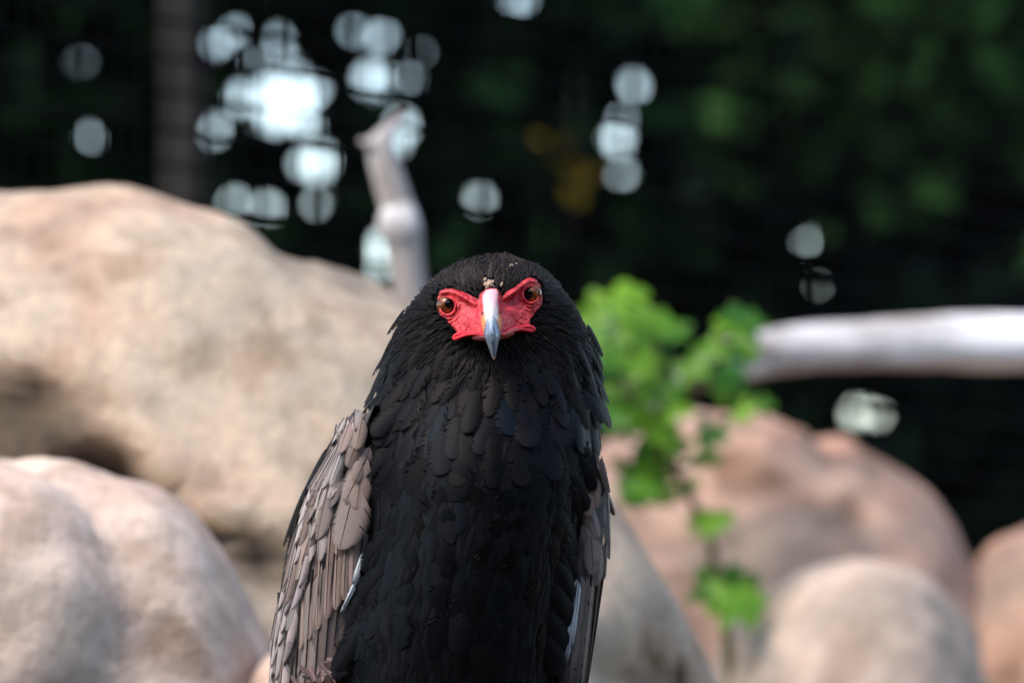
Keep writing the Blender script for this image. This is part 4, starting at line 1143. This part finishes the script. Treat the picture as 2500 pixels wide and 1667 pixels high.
# white underwing sliver and dark feathers behind the wing
for (a, b, w) in (((548, 860), (490, 1030), 30), ((530, 960), (440, 1160), 24), ((505, 1040), (425, 1190), 22)):
    LWS.feather('flight', z3(*a), z3(*b), 0.95 * w / 2.217, (0.55, 0.59, 0.61), lw, 7, 9, 'under_feather')
for (a, b, w, y) in (((880, 1000), (770, 1140), 44, 225), ((850, 1030), (745, 1185), 44, 245), ((810, 1090), (722, 1240), 48, 255), ((790, 1130), (700, 1300), 50, 262), ((760, 1180), (688, 1330), 44, 270), ((745, 1210), (686, 1400), 44, 275), ((735, 1260), (680, 1460), 44, 275), ((715, 1330), (668, 1540), 44, 275), ((700, 1420), (655, 1640), 40, 275), ((690, 1500), (648, 1760), 40, 275)):
    put_feather('ruff', BP(a[0] - 10, a[1], y - 20), BP(b[0] - 12, b[1], y + 15), (-0.9, -0.45, 0.2), w * S, (0.014, 0.012, 0.011), lw, 'mantle_feather')
# right wing, narrow; its shade is multiplied into the covert colours
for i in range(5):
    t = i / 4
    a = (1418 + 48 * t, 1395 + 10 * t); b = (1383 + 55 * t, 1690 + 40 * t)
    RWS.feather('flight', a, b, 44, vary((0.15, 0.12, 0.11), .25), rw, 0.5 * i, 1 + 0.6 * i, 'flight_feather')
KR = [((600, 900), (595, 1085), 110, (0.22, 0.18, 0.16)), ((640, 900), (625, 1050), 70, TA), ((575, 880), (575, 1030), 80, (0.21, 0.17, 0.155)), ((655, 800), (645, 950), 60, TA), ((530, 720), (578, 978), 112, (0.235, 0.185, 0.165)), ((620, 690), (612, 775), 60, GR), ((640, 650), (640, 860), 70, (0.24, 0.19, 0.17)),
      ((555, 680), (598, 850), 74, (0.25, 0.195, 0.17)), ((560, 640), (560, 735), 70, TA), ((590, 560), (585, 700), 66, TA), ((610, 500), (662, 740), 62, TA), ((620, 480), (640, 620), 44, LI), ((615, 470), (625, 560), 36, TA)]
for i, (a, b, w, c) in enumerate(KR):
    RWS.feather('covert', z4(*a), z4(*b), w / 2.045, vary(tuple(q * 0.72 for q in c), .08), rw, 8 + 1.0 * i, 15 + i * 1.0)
RWS.feather('flight', z4(510, 1040), z4(455, 1470), 24, (0.62, 0.66, 0.68), rw, 7, 9, 'under_feather')
RWS.feather('flight', z4(520, 1060), z4(480, 1400), 14, (0.55, 0.6, 0.62), rw, 8, 10, 'under_feather')
# dark flank feathers overlap both wings' inner edges
for i in range(26):
    t = i / 25; v = 1010 + 560 * t
    ui = float(np.interp(v, LWS.I[:, 1], LWS.I[:, 0])); 
    du0 = rr.uniform(35, 85); yb0 = float(body_uvy(th_of(ui + du0, v - 30), v - 30)[2]); r0 = BP(ui + du0, v - 30, yb0 - 3); r1 = BP(ui + 2 + rr.uniform(-10, 20), v + rr.uniform(45, 95), -62 - 10 * rr.random())
    put_feather('chest', r0, r1, (-0.45, -0.9, 0.1), rr.uniform(55, 75) * S, (0.0035, 0.0036, 0.0045), body, 'flank_feather')
for i in range(22):
    t = i / 21; v = 1090 + 500 * t
    ui = float(np.interp(v, RWS.I[:, 1], RWS.I[:, 0]))
    yb0 = float(body_uvy(th_of(ui - 50, v - 30), v - 30)[2]); r0 = BP(ui - 50, v - 30, yb0 - 3); r1 = BP(ui - 2 + rr.uniform(-14, 6), v + 60, -28 - 8 * rr.random())
    put_feather('chest', r0, r1, (0.45, -0.9, 0.1), rr.uniform(50, 70) * S, (0.0035, 0.0036, 0.0045), body, 'flank_feather')
# brown downy tuft at the lower end of the left wing
for i in range(26):
    u = 690 + 110 * rr.random(); v = 1600 + 50 * rr.random() + (800 - u) * 0.25
    r0 = BP(u, v, -70); r1 = BP(u + rr.uniform(-14, 30), v + rr.uniform(-18, 45), -92 - 10 * rr.random())
    put_feather('ruff', r0, r1, (-0.3, -0.9, 0.3), rr.uniform(6, 16) * S, vary((0.13, 0.085, 0.08), .3), lw, 'downy_feather')

# ---- tail, legs, feet and the perch below the picture
tail = E(mesh_obj('tail', np.array([BP(u, v, y) for v, w, y in ((1900, 130, 330), (2100, 150, 360), (2300, 165, 385), (2400, 150, 395)) for u, y in [(1080 + w * t, y + 22 * abs(t)) for t in np.linspace(-1, 1, 9)]]), grid_faces(4, 9), M['body']))
for sgn in (-1, 1):
    hip = BP(1085 + sgn * 95, 1930, 120); ank = BP(1085 + sgn * 85, 2190, 110)
    v, f = tube([hip, BP(1085 + sgn * 92, 2060, 95), ank], [70 * S, 42 * S, 22 * S], 14)
    leg = E(mesh_obj('leg', v, f, M['leg']))
    for an in (-0.6, 0.0, 0.6, math.pi):
        d = np.array([math.sin(an), -math.cos(an), 0.0])
        p0 = ank; p1 = ank + d * 60 * S + np.array([0, 0, -18 * S]); p2 = ank + d * 120 * S + np.array([0, 0, -32 * S]); p3 = ank + d * 165 * S + np.array([0, 0, -44 * S])
        v, f = tube([p0, p1, p2], [20 * S, 16 * S, 12 * S], 10); sub(mesh_obj('toe', v, f, M['leg']), leg)
        v, f = tube([p2, (p2 + p3) / 2 + np.array([0, 0, 6 * S]), p3], [11 * S, 7 * S, 1.5 * S], 8); sub(mesh_obj('claw', v, f, M['claw']), leg)
pv = []; pn = 28
topz = BASE[2]
for i, (z, r) in enumerate(((-0.1, 0.16), (0.05, 0.14), (0.35, 0.115), (0.7, 0.105), (topz - 0.02, 0.105), (topz, 0.095), (topz + 0.001, 0.02))):
    for j in range(pn):
        an = 2 * math.pi * j / pn; q = 1 + 0.10 * mnoise.fractal(Vector((math.cos(an) * 2, math.sin(an) * 2, z * 1.5)), 1, 2, 3)
        pv.append((math.cos(an) * r * q, math.sin(an) * r * q, z))
pf = grid_faces(7, pn, True); pf.append(tuple(6 * pn + k for k in range(pn)))
pst = mesh_obj('perch_post', pv, pf, M['bark_grey']); pst.location = (BASE[0], BASE[1], 0)
tag(pst, 'weathered wooden post carrying the black eagle', 'post')
